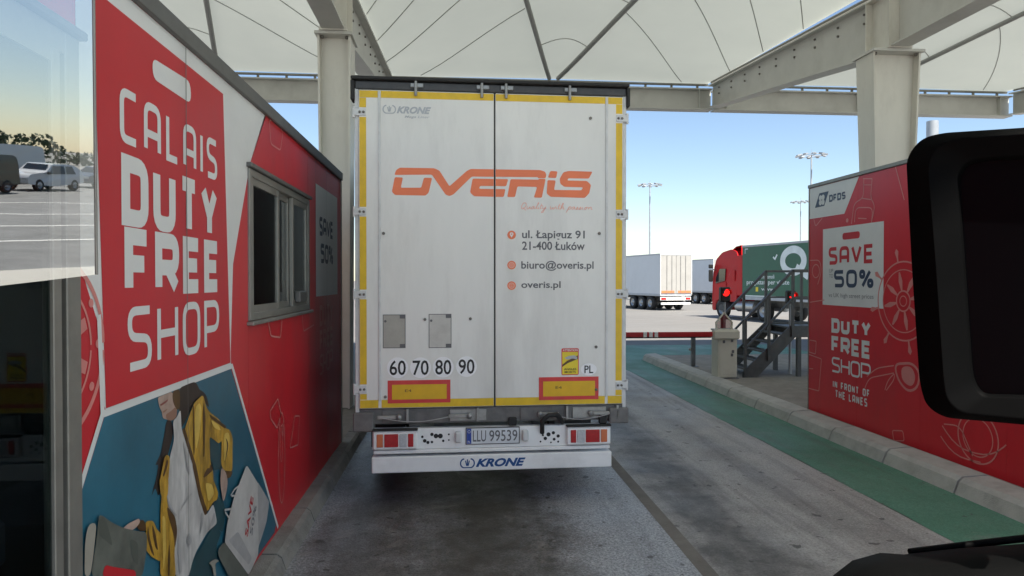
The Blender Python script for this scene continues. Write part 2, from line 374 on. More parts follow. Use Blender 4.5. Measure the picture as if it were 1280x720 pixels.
# ------------------------------------------------------------------ flat shapes: strokes, lettering, outlines
def fillet(pts, r, closed=False, seg=4):
    n = len(pts); out = []
    for i in range(n):
        if not closed and i in (0, n-1): out.append(pts[i]); continue
        p = V((*pts[i], 0)); a = V((*pts[i-1], 0)); b = V((*pts[(i+1) % n], 0))
        la, lb = (a-p).length, (b-p).length
        if la < 1e-6 or lb < 1e-6: continue
        rr = min(r, la*(0.49 if (closed or i > 1) else .98), lb*(0.49 if (closed or i < n-2) else .98)); s0 = p+(a-p)/la*rr; s1 = p+(b-p)/lb*rr
        for k in range(seg+1):
            t = k/seg; q = s0*(1-t)**2+p*2*t*(1-t)+s1*t*t; out.append((q.x, q.y))
    return out
def vfillet(pts, rs, closed):
    out = []; n = len(pts)
    for i in range(n):
        if rs[i] <= 0 or (not closed and i in (0, n-1)): out.append(pts[i]); continue
        out += fillet([pts[i-1], pts[i], pts[(i+1) % n]], rs[i], False, 5)[1:-1]
    return out
def ribbon(mb, fr, pts, wd, n, closed=False, shear=0, t0=0):
    N = len(pts); L = []; Rr = []
    for i in range(N):
        if closed: a, b = pts[i-1], pts[(i+1) % N]
        else: a, b = pts[max(i-1, 0)], pts[min(i+1, N-1)]
        p = pts[i]
        def dirn(q, r_):
            d = V((r_[0]-q[0], r_[1]-q[1], 0)); return d.normalized() if d.length > 1e-9 else None
        d1 = dirn(a, p) or dirn(p, b); d2 = dirn(p, b) or d1
        t = (d1+d2); t = t.normalized() if t.length > 1e-6 else d1
        nn = V((-t.y, t.x, 0)); c = max(0.45, nn.dot(V((-d1.y, d1.x, 0)))); h = wd/2/c
        L.append((p[0]+nn.x*h, p[1]+nn.y*h)); Rr.append((p[0]-nn.x*h, p[1]-nn.y*h))
    sh = lambda q: fr.at(q[0]+shear*(q[1]-t0), q[1], n)
    for i in range(N if closed else N-1):
        j = (i+1) % N; mb.face([sh(Rr[i]), sh(Rr[j]), sh(L[j]), sh(L[i])])
LET = {
 'C': (.9, [[(1, 1), (0, 1), (0, 0), (1, 0)]]), 'A': (1, [[(0, 0), (0, 1), (1, 1), (1, 0)], [(0, .36), (1, .36)]]), 'L': (.8, [[(0, 1), (0, 0), (1, 0)]]),
 'I': (.0, [[(.5, 1), (.5, 0)]]), 'S': (.95, [[(1, 1), (0, 1), (0, .54), (1, .46), (1, 0), (0, 0)]]), 'D': (1, [('c', (0, 0), (0, 1), (1, 1), (1, 0))]),
 'U': (1, [[(0, 1), (0, 0), (1, 0), (1, 1)]]), 'T': (.95, [[(0, 1), (1, 1)], [(.5, 1), (.5, 0)]]), 'Y': (1, [[(0, 1), (.5, .42)], [(1, 1), (.5, .42)], [(.5, .47), (.5, 0)]]),
 'F': (.85, [[(0, 0), (0, 1), (1, 1)], [(0, .47), (.85, .47)]]), 'R': (1, [[(0, 0), (0, 1), (1, 1), (1, .42), (0, .42)], [(.5, .42), (1, 0)]]),
 'E': (.85, [[(1, 1), (0, 1), (0, 0), (1, 0)], [(0, .5), (.9, .5)]]), 'H': (1, [[(0, 0), (0, 1)], [(1, 0), (1, 1)], [(0, .5), (1, .5)]]),
 'O': (1, [('c', (0, 0), (0, 1), (1, 1), (1, 0))]), 'P': (1, [[(0, 0), (0, 1), (1, 1), (1, .40), (0, .40)]]), 'N': (1, [[(0, 0), (0, 1)], [(0, 1), (1, 0)], [(1, 0), (1, 1)]]),
 'V': (1, [[(0, 1), (.5, 0)], [(1, 1), (.5, 0)]]), 'K': (1, [[(0, 0), (0, 1)], [(1, 1), (0, .42)], [(.3, .6), (1, 0)]]), ' ': (.5, []),
 '5': (1, [[(1, 1), (0, 1), (0, .56), (1, .56), (1, 0), (0, 0)]]), '0': (1, [('c', (0, 0), (0, 1), (1, 1), (1, 0))]), 'Q': (1, [('c', (0, 0), (0, 1), (1, 1), (1, 0)), [(.55, .3), (1.1, -.12)]]),
 '%': (1.3, [('c', (0, .62), (0, 1), (.32, 1), (.32, .62)), ('c', (.68, 0), (.68, .38), (1, .38), (1, 0)), [(.8, 1), (.2, 0)]]),
}
def strokes(mb_, fr, text, s0, s1, t0, t1, wt, n, gap=None, rad=0.3, shear=0):
    """square-rounded sign lettering: strokes of width wt filling the box s0..s1, t0..t1"""
    gap = gap if gap is not None else wt*0.55
    base = sum(LET[c][0] for c in text); free = (s1-s0)-gap*(len(text)-1)-wt*len(text)
    k = max(free/base, 0.001); x = s0; h = t1-t0-wt; mb = mb_
    for c in text:
        w_, ps = LET[c]; W = w_*k
        if isinstance(mb_, list): mb = MB(); mb_.append(mb)
        for q, pl in enumerate(ps):
            cl = pl[0] == 'c'; pp = [(x+wt/2+a*W, t0+wt/2+b*h) for a, b in (pl[1:] if cl else pl)]
            if c in 'RP' and q == 0: pp[-1] = (pp[-1][0]+wt*.501, pp[-1][1])
            if c in 'SOQ0CU5%DAPR':
                rr = max(rad*min(W if W > 0 else h, h), wt*.53)
                if c in 'DAPR' : pp = vfillet(pp, [.0 if (c != 'A' and i < 2) else rr for i in range(len(pp))], cl)
                else: pp = fillet(pp, rr, cl, 5)
            ribbon(mb, fr, pp, wt, n+q*0.0004, cl, shear, t0)
        x += W+wt+gap
_tc = {}
def text2d(s, off=0.0, shear=0.0):
    k = (s, off, shear)
    if k in _tc: return _tc[k]
    cu = bpy.data.curves.new('t', 'FONT'); cu.body = s; cu.size = 1; cu.offset = off; cu.shear = shear; cu.resolution_u = 3
    ob = bpy.data.objects.new('t', cu); col.objects.link(ob)
    dg = bpy.context.evaluated_depsgraph_get(); dg.update()
    me = bpy.data.meshes.new_from_object(ob.evaluated_get(dg))
    r = ([(v.co.x, v.co.y) for v in me.vertices], [list(p.vertices) for p in me.polygons])
    bpy.data.objects.remove(ob); bpy.data.curves.remove(cu); bpy.data.meshes.remove(me); _tc[k] = r; return r
def lettering(mb, fr, s, s0, s1, t0, t1, n, off=0.0, shear=0.0, rot=0):
    """plain sans lettering stretched to the box"""
    vs_, fs = text2d(s, off, shear)
    ax = min(p[0] for p in vs_); bx = max(p[0] for p in vs_); ay = min(p[1] for p in vs_); by = max(p[1] for p in vs_)
    i = len(mb.v); cx, cy = (s0+s1)/2, (t0+t1)/2
    for p in vs_:
        a = s0+(p[0]-ax)/(bx-ax)*(s1-s0); b = t0+(p[1]-ay)/(by-ay)*(t1-t0)
        if rot: da, db = a-cx, b-cy; a = cx+da*math.cos(rot)-db*math.sin(rot); b = cy+da*math.sin(rot)+db*math.cos(rot)
        mb.v.append(fr.at(a, b, n))
    for f in fs: mb.f.append([i+q for q in f]); mb.sm.append(False)
def disc(fr, a, b, r, n=24, ry=None): return [(a+r*math.cos(2*math.pi*k/n), b+(ry or r)*math.sin(2*math.pi*k/n)) for k in range(n)]
def rect(a0, a1, b0, b1): return [(a0, b0), (a1, b0), (a1, b1), (a0, b1)]
def pxbox(fr, u0, v0, u1, v1):
    """a box on a face whose left edge is seen at u0 and right edge at u1, top v0 and bottom v1 read at the left edge"""
    a0, t1 = fr.px(u0, v0); _, t0 = fr.px(u0, v1); a1, _ = fr.px(u1, v0); return a0, a1, t0, t1

# ================================================================== THE SETTING
def sheet(name, x0, x1, y0, y1, z, m): return single(name, MB().face([(x0, y0, z), (x1, y0, z), (x1, y1, z), (x0, y1, z)]), m, kind='structure')
sheet('ground', -1500, 1500, -1500, 1500, 0, 'apron')
sheet('lane_asphalt', -1.30, 1.78, -9, 21.4, 0.004, 'lane_dark')
sheet('worn_lane_asphalt', 1.90, 4.06, -9, 21.4, 0.004, 'lane_grey')
sheet('lane_joint', 1.78, 1.90, -9, 21.4, 0.005, 'jointm')
edge = [(4.06+random.uniform(-.018, .018), -9+.35*k, .0065) for k in range(87)]
gp = MB().face(edge[::-1]+[(5.1, -9, .0065), (5.1, 17.6, .0065), (10.5, 18.6, .0065), (10.5, 21.3, .0065), (4.9, 21.4, .0065)])
single('green_lane_paint', gp, 'greenpaint', kind='structure')
sheet('bounce_ground', -60, 60, -12, -0.8, 0.008, 'bounce_pale')  # pale concrete sheet behind the viewpoint, added to bounce sunlight onto the trailer doors
sheet('car_park_asphalt', -60, 90, -95, -12, 0.004, 'carpark')
# kerb stones of the two islands, each stone a piece
def kerb(name, stones, prof, m, label):
    t = Thing(name, label, 'kerb', (prof[0][0], stones[0][0], 0), kind='structure')
    for (y0, y1) in stones:
        mb = MB(); g = 0.013; dz = random.uniform(-.004, .004); dx = random.uniform(-.004, .004)
        A = [(x+dx, y0+g, z+(dz if z > 0 else 0)) for x, z in prof]; B = [(x+dx, y1-g, z+(dz if z > 0 else 0)) for x, z in prof]
        for i in range(len(prof)-1): mb.face([A[i], A[i+1], B[i+1], B[i]])
        mb.face(A[::-1]); mb.face(B)
        t.add('kerb_stone', mb, m, world=True)
    return t
ys = [4.0+1.12*i for i in range(12)]
kerb('island_kerb', [(a, a+1.12) for a in ys], [(4.97, 0), (5.02, .13), (5.07, .17), (5.33, .185), (5.36, .15), (5.36, 0)], 'kerbm', '')
ys = [1.0+1.0*i for i in range(12)]
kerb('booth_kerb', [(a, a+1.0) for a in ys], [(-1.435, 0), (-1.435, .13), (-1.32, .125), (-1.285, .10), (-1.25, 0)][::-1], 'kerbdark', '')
single('island_paving', MB().box(5.34, 9.6, 3.4, 17.3, 0, .145), 'paving', kind='structure')
single('booth_island', MB().box(-4.2, -1.42, -1.2, 13.0, 0, .12), 'paving', kind='structure')

# ================================================================== LEFT BOOTH
kl = Thing('sales_booth', 'red and white duty free booth with sliding windows at the left lane edge', 'booth', (-2.5, 4.0, .12))
W1 = (0.55, 2.42, 0.95, 3.05); W2 = (4.72, 6.59, 1.865, 2.925); ZB, ZT = 0.125, 3.40; Y0, Y1 = -0.9, 8.42
def panel(y0, y1, z0, z1, m='red'): return kl.add('wall_panel', MB().box(XL-.06, XL, y0+.0015, y1-.0015, z0+.0015, z1-.0015), m, world=True)
panel(Y0, W1[0], ZB, ZT)
panel(W1[0], 2.63, ZB, W1[2]); panel(W1[0], 2.63, W1[3], ZT)
panel(2.63, 3.62, ZB, ZT); panel(3.62, W2[0], ZB, ZT)
panel(W2[0], W2[1], ZB, W2[2]); panel(W2[0], W2[1], W2[3], ZT)
panel(W2[1], 7.5, ZB, ZT); panel(7.5, Y1, ZB, ZT)
kl.add('floor', MB().box(-3.7, XL-.065, Y0, Y1, ZB, ZB+.06), 'inside', world=True)
kl.add('back_wall', MB().box(-3.72, -3.65, Y0, Y1, ZB+.065, ZT), 'inside', world=True)
kl.add('end_wall', MB().box(-3.64, XL-.065, Y1-.06, Y1, ZB+.065, ZT), 'red', world=True)
kl.add('end_wall', MB().box(-3.64, XL-.065, Y0, Y0+.06, ZB+.065, ZT), 'inside', world=True)
kl.add('roof', MB().box(-3.75, XL-.01, Y0-.02, Y1+.02, ZT+.004, ZT+.05), 'alu_dark', world=True)
kl.add('roof_trim', MB().box(XL-.012, XL+.025, Y0-.03, Y1+.03, ZT-.012, ZT+.085, .006), 'alu_dark', world=True)
kl.add('corner_trim', MB().box(XL-.03, XL+.012, Y1+.002, Y1+.03, ZB, ZT-.015, .004), 'alu', world=True)
kl.add('partition_wall', MB().box(-3.64, XL-.07, Y1-.12, Y1-.065, ZB+.065, ZT-.01), 'inside', world=True)
kl.add('partition_wall', MB().box(-3.64, XL-.07, 3.3, 3.36, ZB+.065, ZT-.01), 'inside', world=True)
# printed film on the wall
def gl(name, m, polys, n, parent=None):
    for k_, p in enumerate(polys): o = kl.add(name, MB().plate(FL, p, n+.00006*k_), m, parent, world=True)
    return o
P = FL.px
ztop = ZT-.014
white = [P(86, 395), P(118, 470), (2.85, 1.60), (4.36, 1.60), P(288, 440), P(291, 330), P(312, 205), P(331, 143), (P(331, 143)[0]+.02, ztop), (2.645, ztop), (2.645, P(86, 330)[1])]
vw = gl('white_print', 'vinyl', [white], .0015)
tag = [(2.762, 3.30), (2.84, 1.625), (4.345, 1.625), (4.235, 3.295)]
tg = gl('red_tag_print', 'tagred', [tag], .003)
slot = fillet([P(189, 72), P(237, 102), P(238, 130), P(190, 98)], .09, True)
gl('tag_slot_print', 'vinyl', [slot], .0045, tg)
for txt, box, wt, rad in (('CALAIS', (148, 106, 270, 176), .037, .36), ('DUTY', (150, 190, 270, 281), .077, .36), ('FREE', (154, 283, 273, 371), .077, .3), ('SHOP', (158, 384, 273, 466), .040, .36)):
    a0, a1, t0, t1 = pxbox(FL, *box); mb = []; strokes(mb, FL, txt, a0, a1, t0, t1, wt, .0045, rad=rad, gap=.048 if wt > .07 else .058)
    kl.add('lettering', mb, 'vinyl', tg, world=True)
# the picture panel: a shopper in a yellow coat
blue = [P(99, 622), P(130, 520), P(288, 461), P(345, 654), P(338, 740), P(99, 740)]
blue[-2] = (blue[-3][0]-.06, 0.16); blue[-1] = (2.645, 0.16); blue[0] = (2.645, P(99, 622)[1])
pb = gl('picture_print', 'printblue', [blue], .003)
def C3(*pts): return [P(60+x/2.572, 440+y/2.572) for x, y in pts]
def line(fr, pts, wd, n, mb, closed=False, r=0): ribbon(mb, fr, fillet(pts, r, closed) if r else pts, wd, n, closed)
mb = MB(); line(FL, C3((172, 200), (590, 45), (738, 565)), .03, .0042, mb); line(FL, C3((172, 200), (96, 450)), .03, .0045, mb); line(FL, C3((172, 202), (166, 30), (160, -120)), .03, .0048, mb)
kl.add('white_border_print', mb, 'vinyl', pb, world=True)
def CA(*pts): return [P(180+x/5.54, 470+y/5.54) for x, y in pts]
def CB(*pts): return [P(140+x/5.144, 580+y/5.144) for x, y in pts]
def CD(*pts): return [P(260+x/4.5, 560+y/4.5) for x, y in pts]
def CE(*pts): return [P(90+x/7.2, 620+y/7.2) for x, y in pts]
pic = [
 ('hair_print', 'hair', [CA((240, 82), (300, 55), (345, 40), (365, 60), (378, 95), (402, 105), (430, 140), (448, 222), (422, 195), (396, 140), (332, 192), (300, 275), (270, 335), (246, 372), (240, 300), (235, 200)), CA((150, 300), (185, 308), (196, 380), (190, 430), (162, 540), (126, 640), (90, 722), (76, 716), (96, 606), (66, 625), (110, 540), (120, 480), (138, 380)), CB((298, 0), (352, 0), (332, 110), (294, 208), (282, 180), (272, 150), (242, 222), (264, 142), (288, 60))]),
 ('cheek_print', 'skinlight', [CA((86, 152), (112, 138), (192, 105), (202, 190), (226, 220), (214, 290), (182, 312), (140, 300), (121, 290), (115, 244), (101, 224), (94, 190))]),
 ('hair_print', 'coatdark', [CA((188, 108), (240, 86), (242, 215), (226, 240), (206, 215), (190, 175))]),
 ('neck_shade_print', 'skin', [CA((140, 268), (182, 240), (206, 214), (222, 236), (214, 290), (182, 312), (148, 302))]),
 ('smile_print', 'lips', [CA((98, 200), (128, 180), (156, 160), (152, 174), (130, 194), (106, 208))]),
 ('chin_shade_print', 'skin', [CA((118, 246), (150, 226), (148, 234), (124, 256))]),
 ('sleeve_gap_print', 'bagteal', [CA((438, 420), (520, 460), (526, 640), (474, 655), (446, 570)), CB((640, 190), (702, 232), (722, 300), (704, 440), (640, 400)), CB((640, 392), (694, 440), (660, 520), (668, 600), (640, 724), (486, 724), (490, 640), (560, 540))]),
 ('blouse_print', 'blouse', [CA((186, 308), (212, 290), (240, 222), (246, 368), (264, 404), (342, 640), (356, 722), (148, 722), (164, 560), (196, 440)), CB((348, 0), (506, 0), (540, 140), (580, 312), (596, 330), (640, 252), (666, 380), (600, 440), (530, 560), (500, 640), (482, 724), (394, 724), (386, 560), (406, 430), (394, 340), (340, 270), (334, 180))]),
 ('coat_print', 'coat', [CA((395, 128), (420, 220), (442, 252), (500, 295), (552, 362), (582, 372), (602, 424), (600, 660), (540, 655), (520, 606), (526, 440), (508, 470), (440, 418), (446, 600), (464, 650), (470, 724), (358, 724), (330, 600), (268, 360), (278, 336), (330, 190)), CB((528, 0), (602, 0), (640, 100), (672, 190), (664, 232), (640, 240), (600, 312), (560, 180)), CB((322, 100), (338, 200), (344, 280), (390, 340), (406, 430), (386, 560), (396, 724), (295, 724), (297, 300), (306, 180)), CA((132, 540), (166, 556), (152, 740), (90, 740), (110, 640)), CB((288, 86), (350, 86), (344, 215), (299, 215)), CB((198, 372), (224, 364), (252, 366), (272, 424), (300, 442), (298, 632), (232, 592), (194, 540), (204, 440))]),
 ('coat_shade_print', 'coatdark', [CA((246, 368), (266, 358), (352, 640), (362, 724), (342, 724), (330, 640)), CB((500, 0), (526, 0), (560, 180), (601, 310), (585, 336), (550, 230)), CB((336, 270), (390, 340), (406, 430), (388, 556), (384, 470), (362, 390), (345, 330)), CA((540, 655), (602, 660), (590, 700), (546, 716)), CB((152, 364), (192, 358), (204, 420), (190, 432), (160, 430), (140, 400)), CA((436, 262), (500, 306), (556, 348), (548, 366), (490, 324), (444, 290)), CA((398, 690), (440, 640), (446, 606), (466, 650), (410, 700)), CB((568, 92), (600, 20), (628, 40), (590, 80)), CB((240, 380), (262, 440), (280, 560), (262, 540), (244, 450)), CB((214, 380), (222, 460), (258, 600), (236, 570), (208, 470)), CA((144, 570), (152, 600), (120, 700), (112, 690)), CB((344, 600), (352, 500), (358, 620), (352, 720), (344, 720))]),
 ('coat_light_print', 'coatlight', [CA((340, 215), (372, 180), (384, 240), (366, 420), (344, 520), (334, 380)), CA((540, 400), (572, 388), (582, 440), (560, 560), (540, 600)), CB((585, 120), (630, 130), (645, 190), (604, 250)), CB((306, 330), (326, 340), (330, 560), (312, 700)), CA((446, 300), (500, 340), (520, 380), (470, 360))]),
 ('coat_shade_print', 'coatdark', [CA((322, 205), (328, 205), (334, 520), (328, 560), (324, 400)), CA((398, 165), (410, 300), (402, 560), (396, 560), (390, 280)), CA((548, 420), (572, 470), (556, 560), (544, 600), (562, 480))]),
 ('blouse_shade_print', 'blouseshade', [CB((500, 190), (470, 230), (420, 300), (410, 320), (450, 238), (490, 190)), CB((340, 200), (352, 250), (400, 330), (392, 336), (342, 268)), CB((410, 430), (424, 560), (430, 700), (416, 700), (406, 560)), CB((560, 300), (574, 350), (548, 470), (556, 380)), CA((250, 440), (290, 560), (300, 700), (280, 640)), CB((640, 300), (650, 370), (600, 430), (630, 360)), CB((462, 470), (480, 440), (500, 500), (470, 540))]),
 ('hand_print', 'skinlight', [CB((46, 415), (80, 385), (152, 350), (160, 372), (140, 402), (110, 426), (70, 431)), CB((686, 20), (714, 48), (730, 110), (716, 200), (700, 250), (690, 200), (680, 120))]),
 ('bag_side_print', 'baggreylight', [CE((108, 252), (186, 240), (152, 560), (126, 724), (74, 724), (78, 420))]),
 ('grey_bag_print', 'baggrey', [CE((205, 168), (242, 182), (320, 240), (430, 290), (560, 318), (642, 330), (640, 480), (602, 724), (130, 724), (180, 400))]),
 ('grey_bag_print', 'bagolive', [CE((205, 180), (260, 200), (300, 330), (330, 460), (260, 400), (200, 360)), CE((480, 380), (560, 420), (560, 640), (500, 560))]),
 ('bag_mark_print', 'tagred', [CE((255, 620), (330, 640), (530, 670), (542, 724), (228, 724))]),
 ('teal_bag_print', 'baggreylight', [CB((596, 640), (640, 612), (672, 622), (640, 640), (650, 724), (634, 724), (622, 650))]),
 ('grey_bag_print', 'baggrey', [CD((72, 528), (212, 716), (202, 724), (100, 724), (40, 610), (38, 568))]),
 ('white_bag_print', 'bagwhite', [CD((200, 95), (330, 305), (312, 420), (266, 560), (266, 600), (212, 716), (74, 530), (90, 420), (130, 270))]),
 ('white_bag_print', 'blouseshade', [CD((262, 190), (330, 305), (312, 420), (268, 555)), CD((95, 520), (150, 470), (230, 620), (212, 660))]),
]
for i, (nm, m, polys) in enumerate(pic):
    gl(nm, m, [fillet(q, .03, True, 3) for q in polys], .0045+.0008*i, pb)
NP = .0045+.0008*len(pic)
mb = MB(); line(FL, CD((108, 268), (130, 232), (166, 205), (150, 268), (112, 270)), .012, NP, mb, False, .02); kl.add('bag_handle_print', mb, 'bagwhite', pb, world=True)
mb = MB(); line(FL, CD((72, 350), (122, 340), (96, 392), (76, 360)), .012, NP, mb, False, .02); kl.add('bag_handle_print', mb, 'bagwhite', pb, world=True)
mb = MB(); c = CD((214, 388))[0]; lettering(mb, FL, 'SAVE', c[0]-.13, c[0]+.13, c[1]-.03, c[1]+.04, NP, .02, rot=R(58)); kl.add('bag_lettering', mb, 'tagred', pb, world=True)
mb = MB(); c = CD((236, 408))[0]; lettering(mb, FL, '50%', c[0]-.10, c[0]+.10, c[1]-.03, c[1]+.04, NP, .02, rot=R(58)); kl.add('bag_lettering', mb, 'greyprint', pb, world=True)
# line drawings on the red
mb = MB(); cx, cz = 2.48, P(118, 430)[1]
for r_, wd in ((.34, .022), (.25, .012)): ribbon(mb, FL, [q for q in disc(FL, cx, cz, r_, 72) if q[0] > 2.636 and q[0] < 2.83], wd, .004)
for a in (-22, 22): mb.plate(FL, [q for q in [(cx+.17*math.cos(R(a-9)), cz+.17*math.sin(R(a-9))), (cx+.235*math.cos(R(a-6)), cz+.235*math.sin(R(a-6))), (cx+.235*math.cos(R(a+6)), cz+.235*math.sin(R(a+6))), (cx+.17*math.cos(R(a+9)), cz+.17*math.sin(R(a+9)))]], .004)
for a in (-33, 0, 33): mb.plate(FL, disc(FL, cx+.3*math.cos(R(a)), cz+.3*math.sin(R(a)), .018, 12), .0045)
kl.add('ship_wheel_drawing', mb, 'lineart', vw, world=True)
rl = gl('red_corner_print', 'tagred', [[(2.637, P(86, 315)[1]), P(122, 405), P(125, 500), P(99, 612), (2.637, P(99, 612)[1])]], .0022, vw)
mb = MB(); line(FL, C3((712, 190), (738, 150), (748, 200), (735, 245), (715, 215)), .012, .004, mb, True, .02)
c = C3((750, 340))[0]; line(FL, disc(FL, c[0], c[1], .10, 40, .37), .012, .004, mb, True); line(FL, disc(FL, c[0]-.01, c[1]+.12, .04, 30, .15), .008, .004, mb, True); line(FL, disc(FL, c[0]+.03, c[1]+.22, .02, 20, .05), .008, .004, mb, True)
line(FL, [P(334, 398), P(338, 420), P(350, 422), P(352, 398)], .014, .004, mb, True, .03); line(FL, [P(377, 392), P(379, 414), P(392, 406)], .014, .004, mb, False, .03)
line(FL, [P(336, 150), P(338, 180), P(350, 188), P(353, 166), P(346, 150)], .012, .004, mb, True, .04); line(FL, [P(362, 560), P(368, 520), P(374, 520), P(372, 556)], .012, .004, mb, True, .02)
kl.add('perfume_drawing', mb, 'lineart', world=True)
# second sign further along the booth
sg = gl('sale_sign_print', 'vinyl', [[(6.94, 1.98), (8.18, 1.98), (8.18, 3.14), (6.94, 3.14)]], .0015)
mb = []; strokes(mb, FL, 'SAVE', 7.12, 7.88, 2.62, 2.82, .045, .003); strokes(mb, FL, '50%', 7.18, 7.88, 2.33, 2.54, .045, .003); kl.add('lettering', mb, 'navy', sg, world=True)
mb = []
for txt, z0, z1, wt in (('DUTY', 1.66, 1.88, .05), ('FREE', 1.40, 1.62, .05), ('SHOP', 1.14, 1.36, .03)): strokes(mb, FL, txt, 7.12, 7.85, z0, z1, wt, .0022)
kl.add('lettering', mb, 'lineart', world=True)
mb = MB()
for u in (232,):
    a = P(u, 300)[0]
    mb.plate(FL, rect(a-.002, a+.002, 2.0, ztop), .0062)
for yy in (3.62, 6.92, 7.5): mb.plate(FL, rect(yy-.0025, yy+.0025, .14, ztop), .0235 if yy < 4 else .0062)
kl.add('film_joint', mb, 'alu_dark', world=True)
# pay window at the near end and sliding window
def window(y0, y1, z0, z1, posts, fw, gm, proud=.03):
    wt = kl.add('window_frame', MB().box(XL-.07, XL+proud, y0-.005, y0+fw, z0, z1, .004).box(XL-.07, XL+proud, y1-fw, y1+.005, z0, z1, .004).box(XL-.07, XL+proud-.002, y0+fw, y1-fw, z1-fw, z1, .004).box(XL-.07, XL+proud-.002, y0+fw, y1-fw, z0, z0+fw, .004), 'alu', world=True)
    kl.add('window_sill', MB().box(XL-.02, XL+proud+.03, y0-.03, y1+.03, z0-.03, z0-.003, .005), 'alu', wt, world=True)
    kl.add('window_head', MB().box(XL-.01, XL+proud+.02, y0-.03, y1+.03, z1+.003, z1+.035, .005), 'alu_dark', wt, world=True)
    for (a, b, dx) in posts:
        s_ = kl.add('sash', MB().box(XL-.035+dx, XL-.005+dx, a, a+.05, z0+fw, z1-fw, .003).box(XL-.035+dx, XL-.005+dx, b-.05, b, z0+fw, z1-fw, .003).box(XL-.033+dx, XL-.007+dx, a+.05, b-.05, z0+fw, z0+fw+.05).box(XL-.033+dx, XL-.007+dx, a+.05, b-.05, z1-fw-.05, z1-fw), 'alu', wt, world=True)
        kl.add('pane', MB().box(XL-.023+dx, XL-.018+dx, a+.05, b-.05, z0+fw+.05, z1-fw-.05), gm, wt, world=True)
    return wt
window(*W2, [(4.78, 5.52, .012), (5.36, 5.98, -.022), (5.95, 6.53, .012)], .055, 'winglass', .016)
window(W1[0], W1[1]+.21, W1[2], W1[3], [(0.64, 1.55, 0), (1.52, 2.50, .032)], .085, 'winglass2', .02)
kl.add('coin_tray', MB().box(XL+.004, XL+.055, 6.02, 6.28, 1.95, 2.05, .01), 'alu_dark', world=True)
# inside the pay window: desk, till, printer, notice
kl.add('desk', MB().box(-2.6, XL-.1, .5, 3.2, .98, 1.03, .006).box(-2.58, -2.5, .55, 3.1, ZB+.07, .978), 'deskm', world=True)
kl.add('till', MB().box(-2.1, -1.75, 2.3, 2.75, 1.035, 1.22, .02).box(-2.0, -1.85, 2.35, 2.7, 1.225, 1.5, .02), 'machine', world=True)
kl.add('receipt_printer', MB().box(-1.95, -1.72, 1.85, 2.15, 1.035, 1.2, .02), 'machine', world=True)
kl.add('notice', MB().box(-2.85, -2.845, 3.2, 3.29, 1.2, 1.5), 'vinyl', world=True)
# half-mirrored glass wind deflector bracketed out from the booth, leaning a little
hx = V((-1.415, 1.743, 0)); ex = V((.904, .427, 0)); nx = V((.427, -.904, 0)); wd_ = .462
zb0, zb1, zt_ = 2.10, 2.165, 3.25
lean = math.tan(R(4.6))
def DP(s, z): return hx+ex*s+V((0, 0, z))+nx*(z-2.1)*lean
nn = (DP(.3, 2.1)-DP(0, 2.1)).cross(DP(0, 3)-DP(0, 2.1)).normalized()*.003
q = [DP(0, zb0), DP(wd_, zb1), DP(wd_, zt_), DP(0, zt_)]
mb = MB().face([p+nn for p in q]).face([p-nn for p in q][::-1])
mb = MB().face(q)
dp = kl.add('deflector_pane', mb, 'deflector', world=True, label='half mirrored glass deflector at the near booth window')
mb = MB()
for z in (2.25, 3.1): mb.bar(DP(-.02, z), DP(.05, z), .04, .03)
kl.add('brackets', mb, 'alu', dp, world=True)
kl.add('deflector_edge', MB().tube([DP(wd_, zb1), DP(wd_, zt_)], .004, 6), 'alu', dp, world=True)

# ================================================================== RIGHT BOOTH
kr = Thing('sales_booth', 'red booth with white 50% sale tag on the island at the right', 'booth', (6.4, 7.5, .145))
RY0, RY1, RZB, RZT = 4.9, 9.86, .148, 3.56
for i in range(4):
    a = RY0+(RY1-RY0)/4*i; kr.add('wall_panel', MB().box(XR, XR+.06, a+.0015, a+(RY1-RY0)/4-.0015, RZB, RZT), 'red', world=True)
kr.add('end_wall', MB().box(XR+.062, 7.5, RY1-.06, RY1, RZB, RZT), 'red', world=True)
kr.add('end_wall', MB().box(XR+.062, 7.5, RY0, RY0+.06, RZB, RZT), 'red', world=True)
kr.add('back_wall', MB().box(7.44, 7.5, RY0+.062, RY1-.062, RZB, RZT), 'red', world=True)
kr.add('roof', MB().box(XR+.03, 7.55, RY0-.02, RY1+.02, RZT+.003, RZT+.045), 'alu_dark', world=True)
kr.add('roof_trim', MB().box(XR-.02, XR+.028, RY0-.025, RY1+.025, RZT+.003, RZT+.055, .006), 'alu', world=True)
kr.add('corner_trim', MB().box(XR-.008, XR+.02, RY1+.002, RY1+.022, RZB, RZT, .004), 'alu', world=True)
Q = FR.px
def gr(name, m, polys, n, parent=None):
    for p in polys: o = kr.add(name, MB().plate(FR, p, n), m, parent, world=True)
    return o
def CR(*pts): return [Q(1000+x/3.6, 200+y/3.6) for x, y in pts]
def CR2(*pts): return [Q(1000+x/4.0, 380+y/4.0) for x, y in pts]
lc = CR((45, 108), (266, 68), (200, 242), (45, 266)); lc[0] = (-RY1+.004, RZT-.004); lc[1] = (lc[1][0], RZT-.004); lc[3] = (-RY1+.004, lc[3][1])
lp = gr('logo_print', 'vinyl', [lc], .0015)
lg = gr('logo_mark', 'navy', [CR((88, 150), (130, 140), (110, 206), (68, 216))], .003, lp)
c = CR((99, 180))[0]; mb = MB()
for a in (45, 135, 225, 315): mb.plate(FR, disc(FR, c[0]+.05*math.cos(R(a)), c[1]+.05*math.sin(R(a)), .042, 14), .0044)
kr.add('logo_mark', mb, 'vinyl', lp, world=True)
a0, t1 = CR((132, 158))[0]; a1, _ = CR((206, 143))[0]; _, t0 = CR((132, 190))[0]
